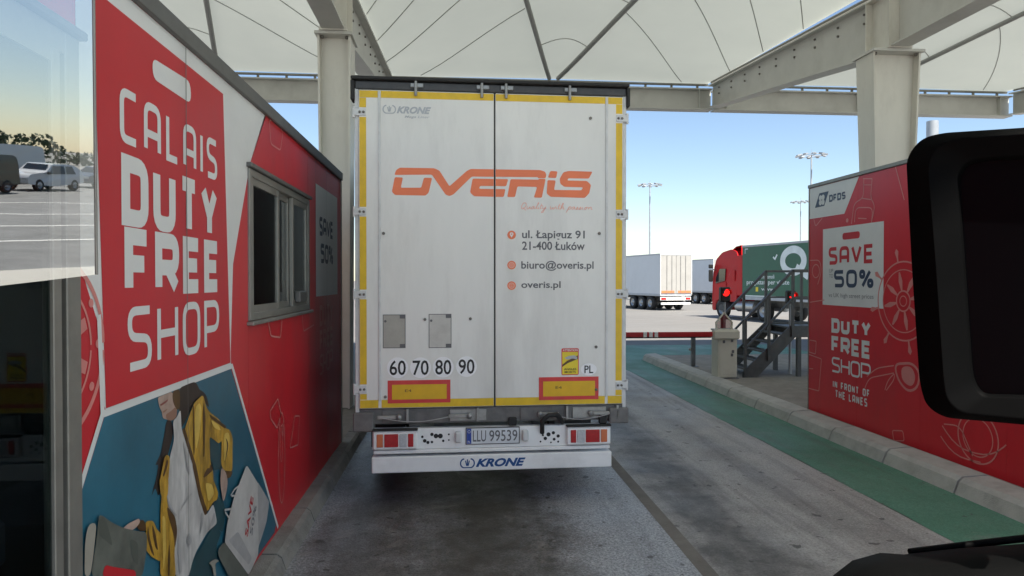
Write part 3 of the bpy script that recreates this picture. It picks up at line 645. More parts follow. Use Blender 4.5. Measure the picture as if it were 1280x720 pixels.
mb = []; strokes(mb, FR, 'DFDS', a0, a1, t0, t1, .026, .003); kr.add('lettering', mb, 'navy', lp, world=True)
tp = CR((104, 312), (378, 275), (376, 668), (104, 652)); tz0 = (tp[2][1]+tp[3][1])/2; tz1 = (tp[0][1]+tp[1][1])/2
tagp = gr('white_tag_print', 'vinyl', [rect(tp[0][0], tp[1][0], tz0, tz1)], .0015)
sx = CR((192, 342), (270, 335)); gr('tag_slot_print', 'tagred', [fillet(rect(sx[0][0], sx[1][0], sx[0][1]-.055, sx[0][1]+.04), .045, True)], .003, tagp)
def rbox(p0, p1, p2): return p0[0], p1[0], p2[1], p0[1]
mb = []; strokes(mb, FR, 'SAVE', *rbox(*CR((130, 394), (332, 380), (130, 472))), .052, .003, gap=.05, rad=.35); kr.add('lettering', mb, 'tagred', tagp, world=True)
mb = []; strokes(mb, FR, '50%', *rbox(*CR((154, 496), (332, 488), (154, 573))), .052, .003, gap=.05, rad=.35); kr.add('lettering', mb, 'navy', tagp, world=True)
mb = MB(); a0, a1, t0, t1 = rbox(*CR((132, 490), (150, 490), (132, 530)))
lettering(mb, FR, 'UP', a0, a1, (t0+t1)/2+.01, t1, .003); lettering(mb, FR, 'TO', a0, a1, t0, (t0+t1)/2-.01, .003)
lettering(mb, FR, 'vs UK high street prices', *rbox(*CR((130, 598), (332, 600), (130, 622))), .003); kr.add('lettering', mb, 'greyprint', tagp, world=True)
for txt, bx, wt in (('DUTY', ((158, 70), (355, 86), (158, 142)), .06), ('FREE', ((158, 158), (355, 178), (158, 240)), .06), ('SHOP', ((160, 262), (355, 290), (160, 338)), .03)):
    mb = []; strokes(mb, FR, txt, *rbox(*CR2(*bx)), wt, .002, rad=.3); kr.add('lettering', mb, 'vinyl', world=True)
mb = []; strokes(mb, FR, 'IN FRONT OF', *rbox(*CR2((165, 381), (349, 420), (165, 416))), .022, .002, gap=.022); strokes(mb, FR, 'THE LANES', *rbox(*CR2((177, 428), (337, 465), (177, 466))), .022, .002, gap=.022)
kr.add('lettering', mb, 'vinyl', world=True)
# line drawings
mb = MB(); LN = .014
line(FR, CR((288, 86), (286, 170), (244, 195), (232, 288)), LN, .002, mb, False, .08); line(FR, CR((325, 86), (318, 172), (338, 205), (322, 282)), LN, .002, mb, False, .08)
line(FR, CR((284, 84), (326, 84)), LN, .002, mb); line(FR, CR((286, 112), (322, 112)), LN*.7, .002, mb); line(FR, CR((246, 280), (250, 214), (330, 214), (322, 276)), LN, .002, mb, False, .1); line(FR, CR((262, 262), (300, 264)), LN, .002, mb)
line(FR, CR((276, 172), (320, 178)), LN, .002, mb); kr.add('bottle_drawing', mb, 'lineart', world=True)
mb = MB(); c = CR((465, 635))[0]; 
for r_, wd in ((.78*.62, .02), (.62*.62, .014), (.2*.62, .02), (.1*.62, .012)): line(FR, disc(FR, *c, r_, 48), wd, .002, mb, True)
for k in range(8):
    a = R(45*k+12); d_ = (math.cos(a), math.sin(a)); e_ = (-d_[1], d_[0])
    def rp(r_, h): return (c[0]+d_[0]*r_+e_[0]*h, c[1]+d_[1]*r_+e_[1]*h)
    mb.plate(FR, [rp(.13, -.012), rp(.25, -.035), rp(.36, -.012), rp(.36, .012), rp(.25, .035), rp(.13, .012)], .0024)
    mb.plate(FR, [rp(.49, -.014), rp(.54, -.014), rp(.62, -.035), rp(.66, 0), rp(.62, .035), rp(.54, .014), rp(.49, .014)], .0024)
kr.add('ship_wheel_drawing', mb, 'lineart', world=True)
mb = MB(); line(FR, CR2((325, 420), (345, 370), (470, 345)), LN, .002, mb, False, .1); line(FR, CR2((335, 362), (385, 320), (470, 308)), LN, .002, mb, False, .1); line(FR, CR2((425, 430), (440, 380), (475, 345), (470, 380), (432, 432)), LN, .002, mb, False, .1)
line(FR, CR2((472, 300), (560, 295), (600, 340), (590, 420), (540, 440), (490, 380)), .03, .002, mb, True, .15); mb.plate(FR, fillet(CR2((505, 312), (560, 312), (582, 370), (560, 418), (510, 385)), .15, True), .0024)
kr.add('sunglasses_drawing', mb, 'lineart', world=True)
mb = MB(); line(FR, CR2((40, 250), (108, 275), (95, 435), (40, 420)), LN, .002, mb, True, .02); line(FR, CR2((48, 180), (82, 186), (78, 250), (46, 240)), LN, .002, mb, True, .02); line(FR, CR2((46, 322), (66, 324)), LN, .002, mb)
line(FR, CR2((462, 632), (515, 634), (522, 684), (470, 684)), LN, .002, mb, True, .03); kr.add('perfume_drawing', mb, 'lineart', world=True)
mb = MB(); c = Q(1222, 547); line(FR, disc(FR, *c, .27, 40), .016, .002, mb, True); line(FR, disc(FR, *c, .20, 40), .012, .002, mb, True)
line(FR, [Q(1178, 532), Q(1196, 560), Q(1240, 572), Q(1258, 556)], LN, .002, mb, False, .2); line(FR, [Q(1176, 545), Q(1192, 570), Q(1226, 578)], LN, .002, mb, False, .2); line(FR, [Q(1180, 530), Q(1200, 532), Q(1216, 570)], LN, .002, mb, False, .1)
kr.add('watch_drawing', mb, 'lineart', world=True)
mb = MB(); line(FR, disc(FR, *CR((72, 500))[0], .1, 24), LN, .002, mb, True); line(FR, CR((45, 452), (90, 450), (98, 500), (80, 560)), LN, .002, mb, False, .1); line(FR, CR((45, 640), (110, 630)), LN, .002, mb); line(FR, CR((62, 262), (70, 300), (100, 262)), LN, .002, mb, False, .05)
line(FR, CR((430, 30), (470, 180)), LN, .002, mb); mb.plate(FR, disc(FR, *CR((213, 272))[0], .03, 12), .002); kr.add('charm_drawing', mb, 'lineart', world=True)

# ================================================================== CANOPY
CX = (-11.0, -1.87, 7.28, 16.4); CY = 10.7; YE = 18.5; YB = -2.2
cp = Thing('canopy', 'white tensile membrane canopy on pale steel columns over the lanes', 'canopy', (2.54, CY, 0))
def RT(y):      # rafter top
    return 6.95+(y-CY)/(YE-CY)*.72 if y >= CY else 6.95+max(0, (2-y))/9*.5
def AM(y):      # rise of the fabric between rafters
    if y >= CY: t = (YE-y)/(YE-CY); return .06+2.1*t**1.15
    return 2.16-max(0, (6-y))/13*1.6
def MZ(x, y):
    for i in range(len(CX)-1):
        if x <= CX[i+1] or i == len(CX)-2: a, b = CX[i], CX[i+1]; break
    s = (x-(a+b)/2)/((b-a)/2); s = max(-1, min(1, s))
    return RT(y)+.08+AM(y)*(1-abs(s)**2.0)
for i in range(len(CX)-1):
    a, b = CX[i], CX[i+1]; rows = []
    for k in range(53):
        y = YE+.10-(YE+.10-YB)*k/52
        rows.append([(a+.10+(b-a-.2)*j/28, y, MZ(a+.10+(b-a-.2)*j/28, min(y, YE))) for j in range(29)])
    cp.add('membrane', MB().grid(rows), 'membrane', world=True)
def ibeam(prof, x, fw, tf, tw):
    """tapered I-section along y; prof = (y, z bottom, z top)"""
    mb = MB()
    for (y0, b0, t0), (y1, b1, t1) in zip(prof, prof[1:]):
        def blk(xa, xb, q0, q1, q2, q3):
            A = [(xa, y0, q0), (xb, y0, q0), (xb, y0, q1), (xa, y0, q1)]; B = [(xa, y1, q2), (xb, y1, q2), (xb, y1, q3), (xa, y1, q3)]
            for k in range(4): mb.face([A[k], A[(k+1) % 4], B[(k+1) % 4], B[k]])
            mb.face(A[::-1]); mb.face(B)
        blk(x-fw/2, x+fw/2, b0, b0+tf, b1, b1+tf); blk(x-fw/2, x+fw/2, t0-tf, t0, t1-tf, t1); blk(x-tw/2, x+tw/2, b0+tf, t0-tf, b1+tf, t1-tf)
    return mb
for i, x in enumerate(CX):
    # column: tapered fabricated section
    mb = MB(); hw0, hw1, hd0, hd1 = .22, .40, .18, .24; zt = 5.92
    if i == 1: hw0, hw1 = .20, .235
    for sx in (-1, 1):    # flanges
        mb.grid([[(x+sx*hw0-.015, CY-hd0, .14), (x+sx*hw0+.015, CY-hd0, .14), (x+sx*hw0+.015, CY+hd0, .14), (x+sx*hw0-.015, CY+hd0, .14)], [(x+sx*hw1-.015, CY-hd1, zt), (x+sx*hw1+.015, CY-hd1, zt), (x+sx*hw1+.015, CY+hd1, zt), (x+sx*hw1-.015, CY+hd1, zt)]], closed=True, smooth=False)
    mb.grid([[(x-hw0, CY-.10, .14), (x+hw0, CY-.10, .14), (x+hw0, CY+.02, .14), (x-hw0, CY+.02, .14)], [(x-hw1, CY-.10, zt), (x+hw1, CY-.10, zt), (x+hw1, CY+.02, zt), (x-hw1, CY+.02, zt)]], closed=True, smooth=False)
    c_ = cp.add('column', mb, 'steel', world=True)
    cp.add('cap_plate', MB().box(x-hw1-.05, x+hw1+.05, CY-.3, CY+.3, zt+.002, zt+.045), 'beamgrey', c_, world=True)
    mb = MB()
    for dx in (-hw1+.05, hw1-.05):
        for dy in (-.2, .2): mb.lathe([(0, .0), (.025, 0), (.025, .04), (0, .04)], (x+dx, CY+dy, zt-.04), (0, 0, 1), 6)
    cp.add('bolts', mb, 'bolt', c_, world=True)
    zz = zt+.05
    cp.add('node_block', ibeam([(CY-.32, zz, RT(CY)), (CY+.32, zz, RT(CY))], x, .42, .03, .16), 'steel', world=True)
    mb = MB()
    for dy in (-.31, .31): mb.box(x-.2, x+.2, CY+dy-.012, CY+dy+.012, zz+.031, RT(CY)-.031)
    cp.add('stiffeners', mb, 'steel', world=True)
    f_ = cp.add('rafter', ibeam([(CY+.33, zz+.02, RT(CY+.33)), (13.0, 6.28, RT(13.0)), (YE-.165, 7.02, RT(YE-.165))], x, .34, .03, .05), 'beamgrey', world=True)
    cp.add('rafter', ibeam([(YB, 6.1, RT(YB)), (2, 5.98, RT(2)), (CY-.33, zz+.02, RT(CY-.33))], x, .34, .03, .05), 'beamgrey', world=True)
    mb = MB()
    for k in range(9):
        y = CY+.6+k*.82
        for dz in (.14, .30): mb.lathe([(0, 0), (.022, 0), (.022, .03), (0, .03)], (x+.025, y, RT(y)-dz), (1, 0, 0), 6); mb.lathe([(0, 0), (.022, 0), (.022, .03), (0, .03)], (x-.055, y, RT(y)-dz), (1, 0, 0), 6)
    cp.add('bolts', mb, 'bolt', f_, world=True)
    for sgn in (-1, 1):   # aluminium keder rail holding the fabric edge
        pts = [(x+sgn*.12, y, RT(y)+.06) for y in [CY+.3+(YE-.3-CY-.3)*k/14 for k in range(15)]]
        cp.add('keder_rail', MB().tube(pts, .03, 6), 'alu', f_, world=True)
    if i in (0, 2, 3):
        b_ = MB()      # back columns behind the viewpoint
        for sx in (-1, 1): b_.box(x+sx*.22-.015, x+sx*.22+.015, -1.9, -1.5, .0, 5.98)
        b_.box(x-.2, x+.2, -1.76, -1.64, 0, 5.98); cp.add('column', b_, 'steel', world=True)
for a, b in zip(CX, CX[1:]):
    mb = MB(); y = YE; z0, z1 = 6.98, 7.58
    x0, x1 = a+.03, b-.03
    mb.box(x0, x1, y-.16, y+.16, z0, z0+.035).box(x0, x1, y-.16, y+.16, z1-.035, z1).box(x0, x1, y-.02, y+.02, z0+.036, z1-.036)
    eb = cp.add('edge_beam', mb, 'beamgrey', world=True)
    mb = MB()
    for xx in (a+.4, (a+b)/2-.2, (a+b)/2+.2, b-.4): mb.box(xx-.01, xx+.01, y-.15, y-.021, z0+.037, z1-.037)
    cp.add('stiffeners', mb, 'beamgrey', eb, world=True)
    cp.add('edge_rail', MB().tube([(x0+.1, y-.05, z1+.12), (x1-.1, y-.05, z1+.12)], .035, 6), 'alu', eb, world=True)
    mb = MB()
    for k in range(12):
        xx = x0+.4+k*(x1-x0-.8)/11; mb.box(xx-.03, xx+.03, y-.06, y-.02, z1+.002, z1+.1)
    cp.add('clamps', mb, 'bolt', eb, world=True)
    m_ = (a+b)/2; hb = (b-a)/2
    def onm(x, y, dz=-.05): return (x, y, MZ(x, y)+dz)
    for sgn in (-1, 1):       # pair of arch tubes that spring from the middle of the edge beam
        pts = []
        for k in range(25):
            t = k/24; y = YE-.15-t*(YE-.15-5.0); x = m_+sgn*(.12+(hb*.80)*t**1.0)
            pts.append(onm(x, y, -.07))
        cp.add('arch_tube', MB().tube(pts, .060, 8), 'tube', world=True)
        for (xs, ys_) in ((.80, YE-.1), (.97, 16.9), (.97, 15.0), (.97, 13.2), (.97, 11.4)):
            p0 = V((m_+sgn*hb*xs, ys_)); pts = []
            for k in range(15):
                t = k/14; x = p0.x-sgn*3.9*t; y = p0.y-4.6*t-.55*math.sin(math.pi*t)
                lim = m_+sgn*(.12+(hb*.8)*((YE-.15-y)/(YE-.15-5.0)))
                if (x-lim)*sgn < 0: break
                pts.append(onm(x, y, -.012))
            if len(pts) > 2: cp.add('membrane_seam', MB().tube(pts, .011, 5), 'seam', world=True)
    for y in (16.6, 14.6, 12.4):
        h = .12+(hb*.8)*((YE-.15-y)/(YE-.15-5.0)); cp.add('membrane_seam', MB().tube([onm(m_-h+2*h*k/10, y-.35*math.sin(math.pi*k/10), -.012) for k in range(11)], .011, 5), 'seam', world=True)
# pale pole standing beyond the right column
pl = Thing('steel_pole', 'pale grey steel pole standing behind the right canopy column', 'pole', (22.3, 29.5, 0))
pl.add('shaft', MB().tube([(0, 0, 0), (0, 0, 4.0), (0, 0, 9.6)], [.28, .27, .25], 14), 'mastgrey'); pl.add('base_plate', MB().box(-.4, .4, -.4, .4, 0, .04, .005), 'mastgrey')

# ================================================================== WHEELS, SHARED
def wheel_meshes(r, w_, n=28):
    t = MB().lathe([(r*.56, -w_/2), (r*.62, -w_/2-.005), (r*.93, -w_/2), (r, -w_/2+.035), (r, w_/2-.035), (r*.93, w_/2), (r*.62, w_/2+.005), (r*.56, w_/2)], (0, 0, 0), n=n)
    rim = MB().lathe([(r*.58, -w_/2+.01), (r*.52, -w_/2+.02), (r*.5, -w_/2+.09), (r*.25, -w_/2+.07), (r*.22, -w_/2+.01), (0.0, -w_/2+.01)], (0, 0, 0), n=n).lathe([(0, w_/2-.01), (r*.22, w_/2-.01), (r*.25, w_/2-.07), (r*.5, w_/2-.09), (r*.52, w_/2-.02), (r*.58, w_/2-.01)], (0, 0, 0), n=n)
    return t.mesh('tyre', 'rubber'), rim.mesh('rim', 'rimgrey')
WT = {'lorry': wheel_meshes(.5, .34), 'front': wheel_meshes(.5, .30), 'car': wheel_meshes(.35, .24)}
def wheel(t, kind, loc):
    tm, rm = WT[kind]; o = t.inst('wheel', tm, loc); t.inst('rim', rm, (0, 0, 0), parent=o); return o

# ================================================================== THE TRAILER AHEAD
tr = Thing('semi_trailer', 'white box semi trailer with yellow tape and orange lettering, close ahead in the lane', 'trailer', tuple(TO), TH)
T = FT.px
def tb(u0, v0, u1, v1):
    a0, t1 = T(u0, v0); a1, t0 = T(u1, v1); return a0, a1, t0, t1
TW = T(782, 300)[0]; TX0 = T(444, 300)[0]
xc = T(618, 300)[0]; DT = 3.915; DB = .95
tr.add('cargo_body', MB().box(TX0+.01, TW-.01, .02, 13.6, DB, 3.955, .01), 'darkgrey')
tr.add('rear_frame', MB().box(TX0, TX0+.035, -.02, .018, DB-.06, 3.93, .004).box(TW-.035, TW, -.02, .018, DB-.06, 3.93, .004), 'hingewhite')
dl = tr.add('door', MB().box(TX0+.037, xc-.007, -.035, .012, DB, DT, .006), 'doorwhite')
dr_ = tr.add('door', MB().box(xc+.007, TW-.037, -.035, .012, DB, DT, .006), 'doorwhite')
tr.add('door_seal', MB().box(xc-.0065, xc+.0065, -.025, .01, DB+.01, DT), 'rubber')
DN = .035      # door face stands this far towards the viewer
def dplate(name, m, polys, n, parent):
    for p in polys: o = tr.add(name, MB().plate(FT, p, DN+n), m, parent, world=True)
    return o
# roof edge: dark gutter, tarpaulin rail, lock pins
rb = tr.add('roof_beam', MB().box(TX0+.002, TW-.002, -.03, .1, DT+.006, 4.0, .01), 'darkgrey')
tr.add('roof_rail', MB().box(TX0-.03, TW+.02, -.07, .05, 4.002, 4.035, .008), 'rubber', rb)
for u in (520, 602, 632, 711):
    a = T(u, 118)[0]; tr.add('lock_pin', MB().tube([(a, -.055, DT-.05), (a, -.055, 4.0)], .014, 8).box(a-.05, a+.07, -.05, -.031, DT+.03, DT+.07, .004), 'galv', rb)
tr.add('corner_bracket', MB().box(TX0-.035, TX0+.002, -.05, .1, 3.82, 4.0, .006), 'rubber', rb); tr.add('corner_bracket', MB().box(TW-.002, TW+.03, -.05, .1, 3.82, 4.0, .006), 'rubber', rb)
# vertical trim ribs
sl_, sr_ = T(475, 300)[0], T(757, 300)[0]
tr.add('trim_strip', MB().box(sl_-.012, sl_+.012, -.044, -.0355, DB+.07, DT-.01, .003), 'hingewhite', dl)
tr.add('trim_strip', MB().box(sr_-.012, sr_+.012, -.044, -.0355, DB+.07, DT-.01, .003), 'hingewhite', dr_)
# yellow reflective tape, broken at the hinges
hz = [T(444, v)[1] for v in (141, 265, 368, 486)]; tapew = .062
for side, d, xa in ((0, dl, TX0+.045), (1, dr_, TW-.045-tapew)):
    zs = [DT-.02]+[h for h in hz]+[DB+.005]
    zz = sorted(hz, reverse=True); top = DT-.075
    for h in zz+[None]:
        lo = h+.045 if h is not None else DB+.085
        if top-lo > .02: dplate('reflective_tape', 'tapeyellow', [rect(xa, xa+tapew, lo, top)], .0015, d)
        if h is not None: top = h-.045
    for h in zz:
        x_ = (TX0-.006, TX0+.105) if side == 0 else (TW-.105, TW+.006)
        hg = tr.add('hinge', MB().box(*x_, -.043, -.0355, h-.033, h+.033, .003), 'hingewhite', d)
        xx = TX0-.006 if side == 0 else TW+.006
        tr.add('hinge_pin', MB().tube([(xx, -.03, h-.05), (xx, -.03, h+.05)], .013, 8), 'hingewhite', hg)
        mb = MB()
        for q in (.04, .075):
            xq = x_[0]+q+.015 if side == 0 else x_[1]-q-.015
            mb.lathe([(.012, 0), (.012, -.006), (0, -.008)], (xq, -.043, h), (0, 1, 0), 8)
        tr.add('rivets', mb, 'bolt', hg)
for d, segs in ((dl, [(TX0+.045, sl_-.014), (sl_+.014, xc-.01)]), (dr_, [(xc+.01, sr_-.014), (sr_+.014, TW-.045)])):
    for a, b in segs:
        dplate('reflective_tape', 'tapeyellow', [rect(a, b, DT-.072, DT-.008)], .0015, d)
        dplate('reflective_tape', 'tapeyellow', [rect(a, b, DB+.006, DB+.08)], .0015, d)
# recessed plates on the left door, small lock eyes
def LC(*pts): return [T(470+x/5.54, 380+y/5.54) for x, y in pts]
for m, q in (('beige', ((52, 74), (204, 300))), ('beigelight', ((368, 70), (520, 298)))):
    p = LC(*q); b_ = rect(p[0][0], p[1][0], p[1][1], p[0][1]); pp = dplate('cover_plate', m, [b_], .002, dl)
    mb = MB(); 
    for (ca, cb) in ((p[1][0]-.05, p[0][1]-.035), (p[1][0]-.05, p[1][1])): mb.plate(FT, rect(ca, ca+.05, cb, cb+.035), DN+.004)
    mb.plate(FT, disc(FT, p[0][0]+.02, p[0][1]-.06, .012, 10), DN+.004); ribbon(mb, FT, b_, .006, DN+.003, True)
    tr.add('corner_patch', mb, 'textgrey', pp, world=True)
for p in LC((340, 105), (653, 100), (67, 638))+[T(744, 433), T(744, 486), T(748, 292), T(480, 292), T(737, 149)]:
    tr.add('lock_eye', MB().lathe([(.014, 0), (.014, -.012), (.006, -.014), (0, -.008)], (p[0], -.036, p[1]), (0, 1, 0), 10), 'bolt', dl if p[0] < xc else dr_)
# speed roundels
for (cx, cy), s_ in zip(((152, 438), (310, 438), (466, 434), (626, 430)), ('60', '70', '80', '90')):
    c = LC((cx, cy))[0]; dd = dplate('speed_disc', 'discwhite', [disc(FT, *c, .098, 30)], .0015, dl)
    mb = MB(); lettering(mb, FT, s_, c[0]-.075, c[0]+.075, c[1]-.07, c[1]+.07, DN+.003, .012); tr.add('lettering', mb, 'black', dd, world=True)
# red and yellow rear marking plates
for (u0, v0, u1, v1), d in (((485, 475, 563, 502), dl), ((673, 471, 747, 498), dr_)):
    a0, a1, t0, t1 = tb(u0, v0, u1, v1); o = tr.add('marking_plate', MB().plate(FT, rect(a0, a1, t0, t1), DN+.004, DN), 'reflred', d, world=True)
    tr.add('marking_centre', MB().plate(FT, rect(a0+.04, a1-.035, t0+.035, t1-.04), DN+.0055), 'reflyellow', o, world=True)
    c = (a0+.19, (t0+t1)/2+.01); mb = MB(); lettering(mb, FT, 'E4', c[0]-.03, c[0]+.03, c[1]-.012, c[1]+.012, DN+.007); tr.add('lettering', mb, 'coatdark', o, world=True)
# country sticker and blind spot sticker
c = T(735, 461); dd = dplate('country_sticker', 'discwhite', [disc(FT, *c, .078, 28, .058)], .0015, dr_)
mb = MB(); lettering(mb, FT, 'PL', c[0]-.043, c[0]+.043, c[1]-.037, c[1]+.037, DN+.003, .012); tr.add('lettering', mb, 'black', dd, world=True)
a0, a1, t0, t1 = tb(701, 435, 722.5, 468); st = dplate('blind_spot_sticker', 'reflred', [fillet(rect(a0, a1, t0, t1), .015, True)], .0015, dr_)
dplate('sticker_field', 'stickyellow', [rect(a0+.008, a1-.008, t0+.008, t1-.035)], .003, st)
W_, H_ = a1-a0, t1-t0
dplate('sticker_field', 'coatdark', [[(a0+.008, t0+.10), (a0+.05, t0+.135), (a1-.008, t0+.19), (a1-.008, t0+.155), (a0+.06, t0+.115), (a0+.008, t0+.08)]], .004, st)
dplate('sticker_field', 'fargrey', [[(a0+.03, t0+.165), (a0+.055, t0+.15), (a0+.11, t0+.16), (a1-.02, t0+.15), (a1-.015, t0+.17), (a1-.04, t0+.19), (a0+.07, t0+.185)]], .005, st)
mb = MB(); lettering(mb, FT, 'ATTENTION', a0+.012, a1-.012, t1-.028, t1-.008, DN+.004, .015); tr.add('lettering', mb, 'vinyl', st, world=True)
mb = MB(); lettering(mb, FT, 'ANGLES', a0+.025, a1-.025, t0+.048, t0+.068, DN+.005, .015); lettering(mb, FT, 'MORTS', a0+.03, a1-.03, t0+.02, t0+.04, DN+.005, .015); tr.add('lettering', mb, 'black', st, world=True)
# haulier logo
def LO(*pts): return [T(470+x/4.414, 190+y/4.414) for x, y in pts]
logo = [[(103, 130), (112, 104), (132, 90), (322, 93), (350, 106), (405, 192), (500, 108), (522, 97), (903, 103), (930, 112), (937, 130), (933, 148), (893, 148), (888, 142), (527, 139), (428, 236), (405, 246), (384, 238), (308, 128)],
 [(105, 142), (150, 144), (138, 200), (250, 200), (265, 145), (310, 146), (291, 228), (274, 243), (106, 240), (89, 222)],
 [(532, 150), (728, 153), (716, 192), (572, 190), (568, 206), (713, 208), (703, 251), (540, 247), (518, 226)],
 [(740, 153), (893, 156), (897, 151), (933, 151), (912, 255), (868, 254), (886, 196), (778, 193), (765, 251), (722, 251)],
 [(958, 108), (998, 110), (991, 147), (945, 145)],
 [(943, 158), (988, 160), (979, 212), (1130, 214), (1138, 198), (1035, 195), (1013, 178), (1010, 150), (1030, 115), (1060, 108), (1190, 112), (1170, 150), (1057, 148), (1051, 160), (1160, 163), (1182, 185), (1172, 230), (1148, 256), (960, 250), (938, 232)]]
def split(poly, x, left):      # cut an outline at the gap between the doors
    out = []
    for i in range(len(poly)):
        a, b = poly[i], poly[(i+1) % len(poly)]; ia, ib = (a[0] <= x) == left, (b[0] <= x) == left
        if ia: out.append(a)
        if ia != ib: t = (x-a[0])/(b[0]-a[0]); out.append((x, a[1]+t*(b[1]-a[1])))
    return out
lgl, lgr = [], []
for q in logo:
    q = fillet(LO(*q), .012, True, 2)
    if max(p[0] for p in q) < xc: lgl.append(q)
    elif min(p[0] for p in q) > xc: lgr.append(q)
    else: lgl.append(split(q, xc-.009, True)); lgr.append(split(q, xc+.009, False))
dplate('haulier_logo', 'orange', lgl, .0015, dl); dplate('haulier_logo', 'orange', lgr, .0015, dr_)
def script(mb, fr, pts, n, wd): ribbon(mb, fr, fillet(pts, .02, False, 4), wd, n)
# slogan in a thin running hand
mb = MB(); p0 = LO((795, 318))[0]; p1 = LO((1190, 318))[0]; xw = p1[0]-p0[0]; xh = .030
S = lambda *pts: pts
hand = [(0, [(.9, 1.9), (.3, 2.2), (0, 1.2), (.2, .1), (.9, .2), (1.2, 1.3), (.9, 2.1), (.5, 2.0)]), (0, [(.5, .6), (.9, .1), (1.5, -.3)]), (1.5, [(0, 1), (.1, .1), (.5, .1), (.8, 1), (.8, .1), (1.1, .3)]), (2.7, [(.6, .9), (.1, .9), (0, .2), (.4, .1), (.7, 1), (.7, .1), (1.0, .3)]), (3.8, [(0, .3), (.5, 2), (.3, 2.2), (.2, .2), (.6, .2)]), (4.5, [(0, .8), (0, .1), (.3, .3)]), (4.9, [(.2, 1.8), (.1, .1), (.5, .3)]), (5.0, [(-.2, 1.1), (.6, 1.2)]), (5.6, [(0, 1), (.1, .2), (.5, .2), (.8, 1), (.5, -1), (0, -1), (.4, -.1), (1, .4)]),
 (7.6, [(0, 1), (.1, .1), (.5, .2), (.7, .9), (.8, .1), (1.1, .2), (1.3, 1)]), (9.1, [(0, .9), (.1, .1), (.4, .3)]), (9.6, [(.2, 1.8), (.1, .1), (.5, .3)]), (9.6, [(-.1, 1.1), (.6, 1.2)]), (10.3, [(0, 0), (.5, 2), (.2, 2.1), (.1, 0), (.5, 1), (.8, .8), (.7, .1), (1.1, .3)]),
 (12.3, [(.2, 1), (-.2, -1.1), (.3, 1), (.8, .9), (.7, .1), (.1, .2)]), (13.3, [(.7, .9), (.1, .9), (0, .2), (.4, .1), (.7, 1), (.7, .1), (1.0, .3)]), (14.4, [(0, .2), (.4, 1.1), (.5, .2), (0, .1), (.7, .3)]), (15.2, [(0, .2), (.4, 1.1), (.5, .2), (0, .1), (.7, .3)]), (16.0, [(0, .9), (.1, .1), (.4, .3)]), (16.6, [(.4, .9), (0, .5), (.3, 0), (.7, .5), (.4, .9), (.9, .8)]), (17.7, [(0, .9), (0, .1), (.3, .9), (.7, .9), (.7, .1), (1.1, .3)])]
for j, (ox, pts) in enumerate(hand): script(mb, FT, [(p0[0]+(ox+a+.25*b)/18.9*xw, p0[1]+b*xh) for a, b in pts], DN+.0015+.0002*(j % 2), .006)
tr.add('slogan_lettering', mb, 'orangelight', dr_, world=True)
# address block
for s_, u0, u1, v0, v1, off in (('ul. Łapiguz 91', 652, 730, 288, 301.5, .018), ('21-400 Łuków', 652, 730, 302, 313, .018), ('biuro@overis.pl', 651, 741, 326, 339, .018), ('overis.pl', 651, 700, 351.5, 362.5, .018)):
    a0, t1 = T(u0, v0); a1, t0 = T(u1, v1); mb = MB(); lettering(mb, FT, s_, a0, a1, t0, t1, DN+.0015, off); tr.add('lettering', mb, 'textgrey', dr_, world=True)
for k, v in enumerate((294, 331.5, 357)):
    c = T(639, v); ic = dplate('contact_icon', 'orange', [disc(FT, *c, .041, 26)], .0015, dr_); mb = MB()
    if k == 0: mb.plate(FT, [(c[0], c[1]-.026)]+[(c[0]+.017*math.cos(R(a)), c[1]+.008+.017*math.sin(R(a))) for a in range(-30, 211, 20)], DN+.003)
    else: mb.plate(FT, disc(FT, *c, .03, 20), DN+.003)
    tr.add('icon_print', mb, 'vinyl' if k == 0 else 'orangelight', ic, world=True)
    mb = MB()
    if k == 0: mb.plate(FT, disc(FT, c[0], c[1]+.008, .007, 10), DN+.0045)
    else:
        ribbon(mb, FT, disc(FT, *c, .018, 18), .004, DN+.0042, True)
        if k == 2: ribbon(mb, FT, [(c[0]-.018, c[1]), (c[0]+.018, c[1])], .004, DN+.0046); ribbon(mb, FT, disc(FT, *c, .008, 14, .018), .004, DN+.005, True)
        else: ribbon(mb, FT, disc(FT, *c, .008, 12), .004, DN+.0046, True)
    tr.add('icon_print', mb, 'orange', ic, world=True)
def crown(mb, fr, a, b, h, n, sh=0):
    for sgn in (-1, 1):
        line(fr, [(a+sgn*(h*.62+.02*h*0)+h*.42*math.cos(R(t))*sgn-h*.25*sgn, b+h*.5+h*.5*math.sin(R(t))) for t in range(-75, 96, 15)], h*.15, n, mb)
    line(fr, [(a, b+h*.2), (a, b+h*.95)], h*.13, n, mb)
    for sgn in (-1, 1): line(fr, [(a+sgn*h*.08, b+h*.2), (a+sgn*h*.22, b+h*.8)], h*.12, n+.0004, mb)
    line(fr, [(a-h*.5, b), (a+h*.5, b)], h*.12, n+.0008, mb)
a0, a1, t0, t1 = tb(496, 134, 539, 144); mb = MB(); lettering(mb, FT, 'KRONE', a0, a1, t0, t1, DN+.0015, .045, .35); crown(mb, FT, T(487, 140)[0], t0, .072, DN+.0015)
lettering(mb, FT, 'Mega Liner', *tb(506, 145.5, 537, 150), DN+.0015, .01, .3); tr.add('maker_lettering', mb, 'krone_grey', dl, world=True)
# dirt scrape at the right door edge
dplate('scrape', 'carwhite', [T(*p) for p in ((768, 268), (775, 264), (781, 262), (782, 274), (776, 277), (770, 272))] and [[T(*p) for p in ((770, 268), (776, 264), (781, 263), (781, 274), (775, 276))]], .0035, dr_)
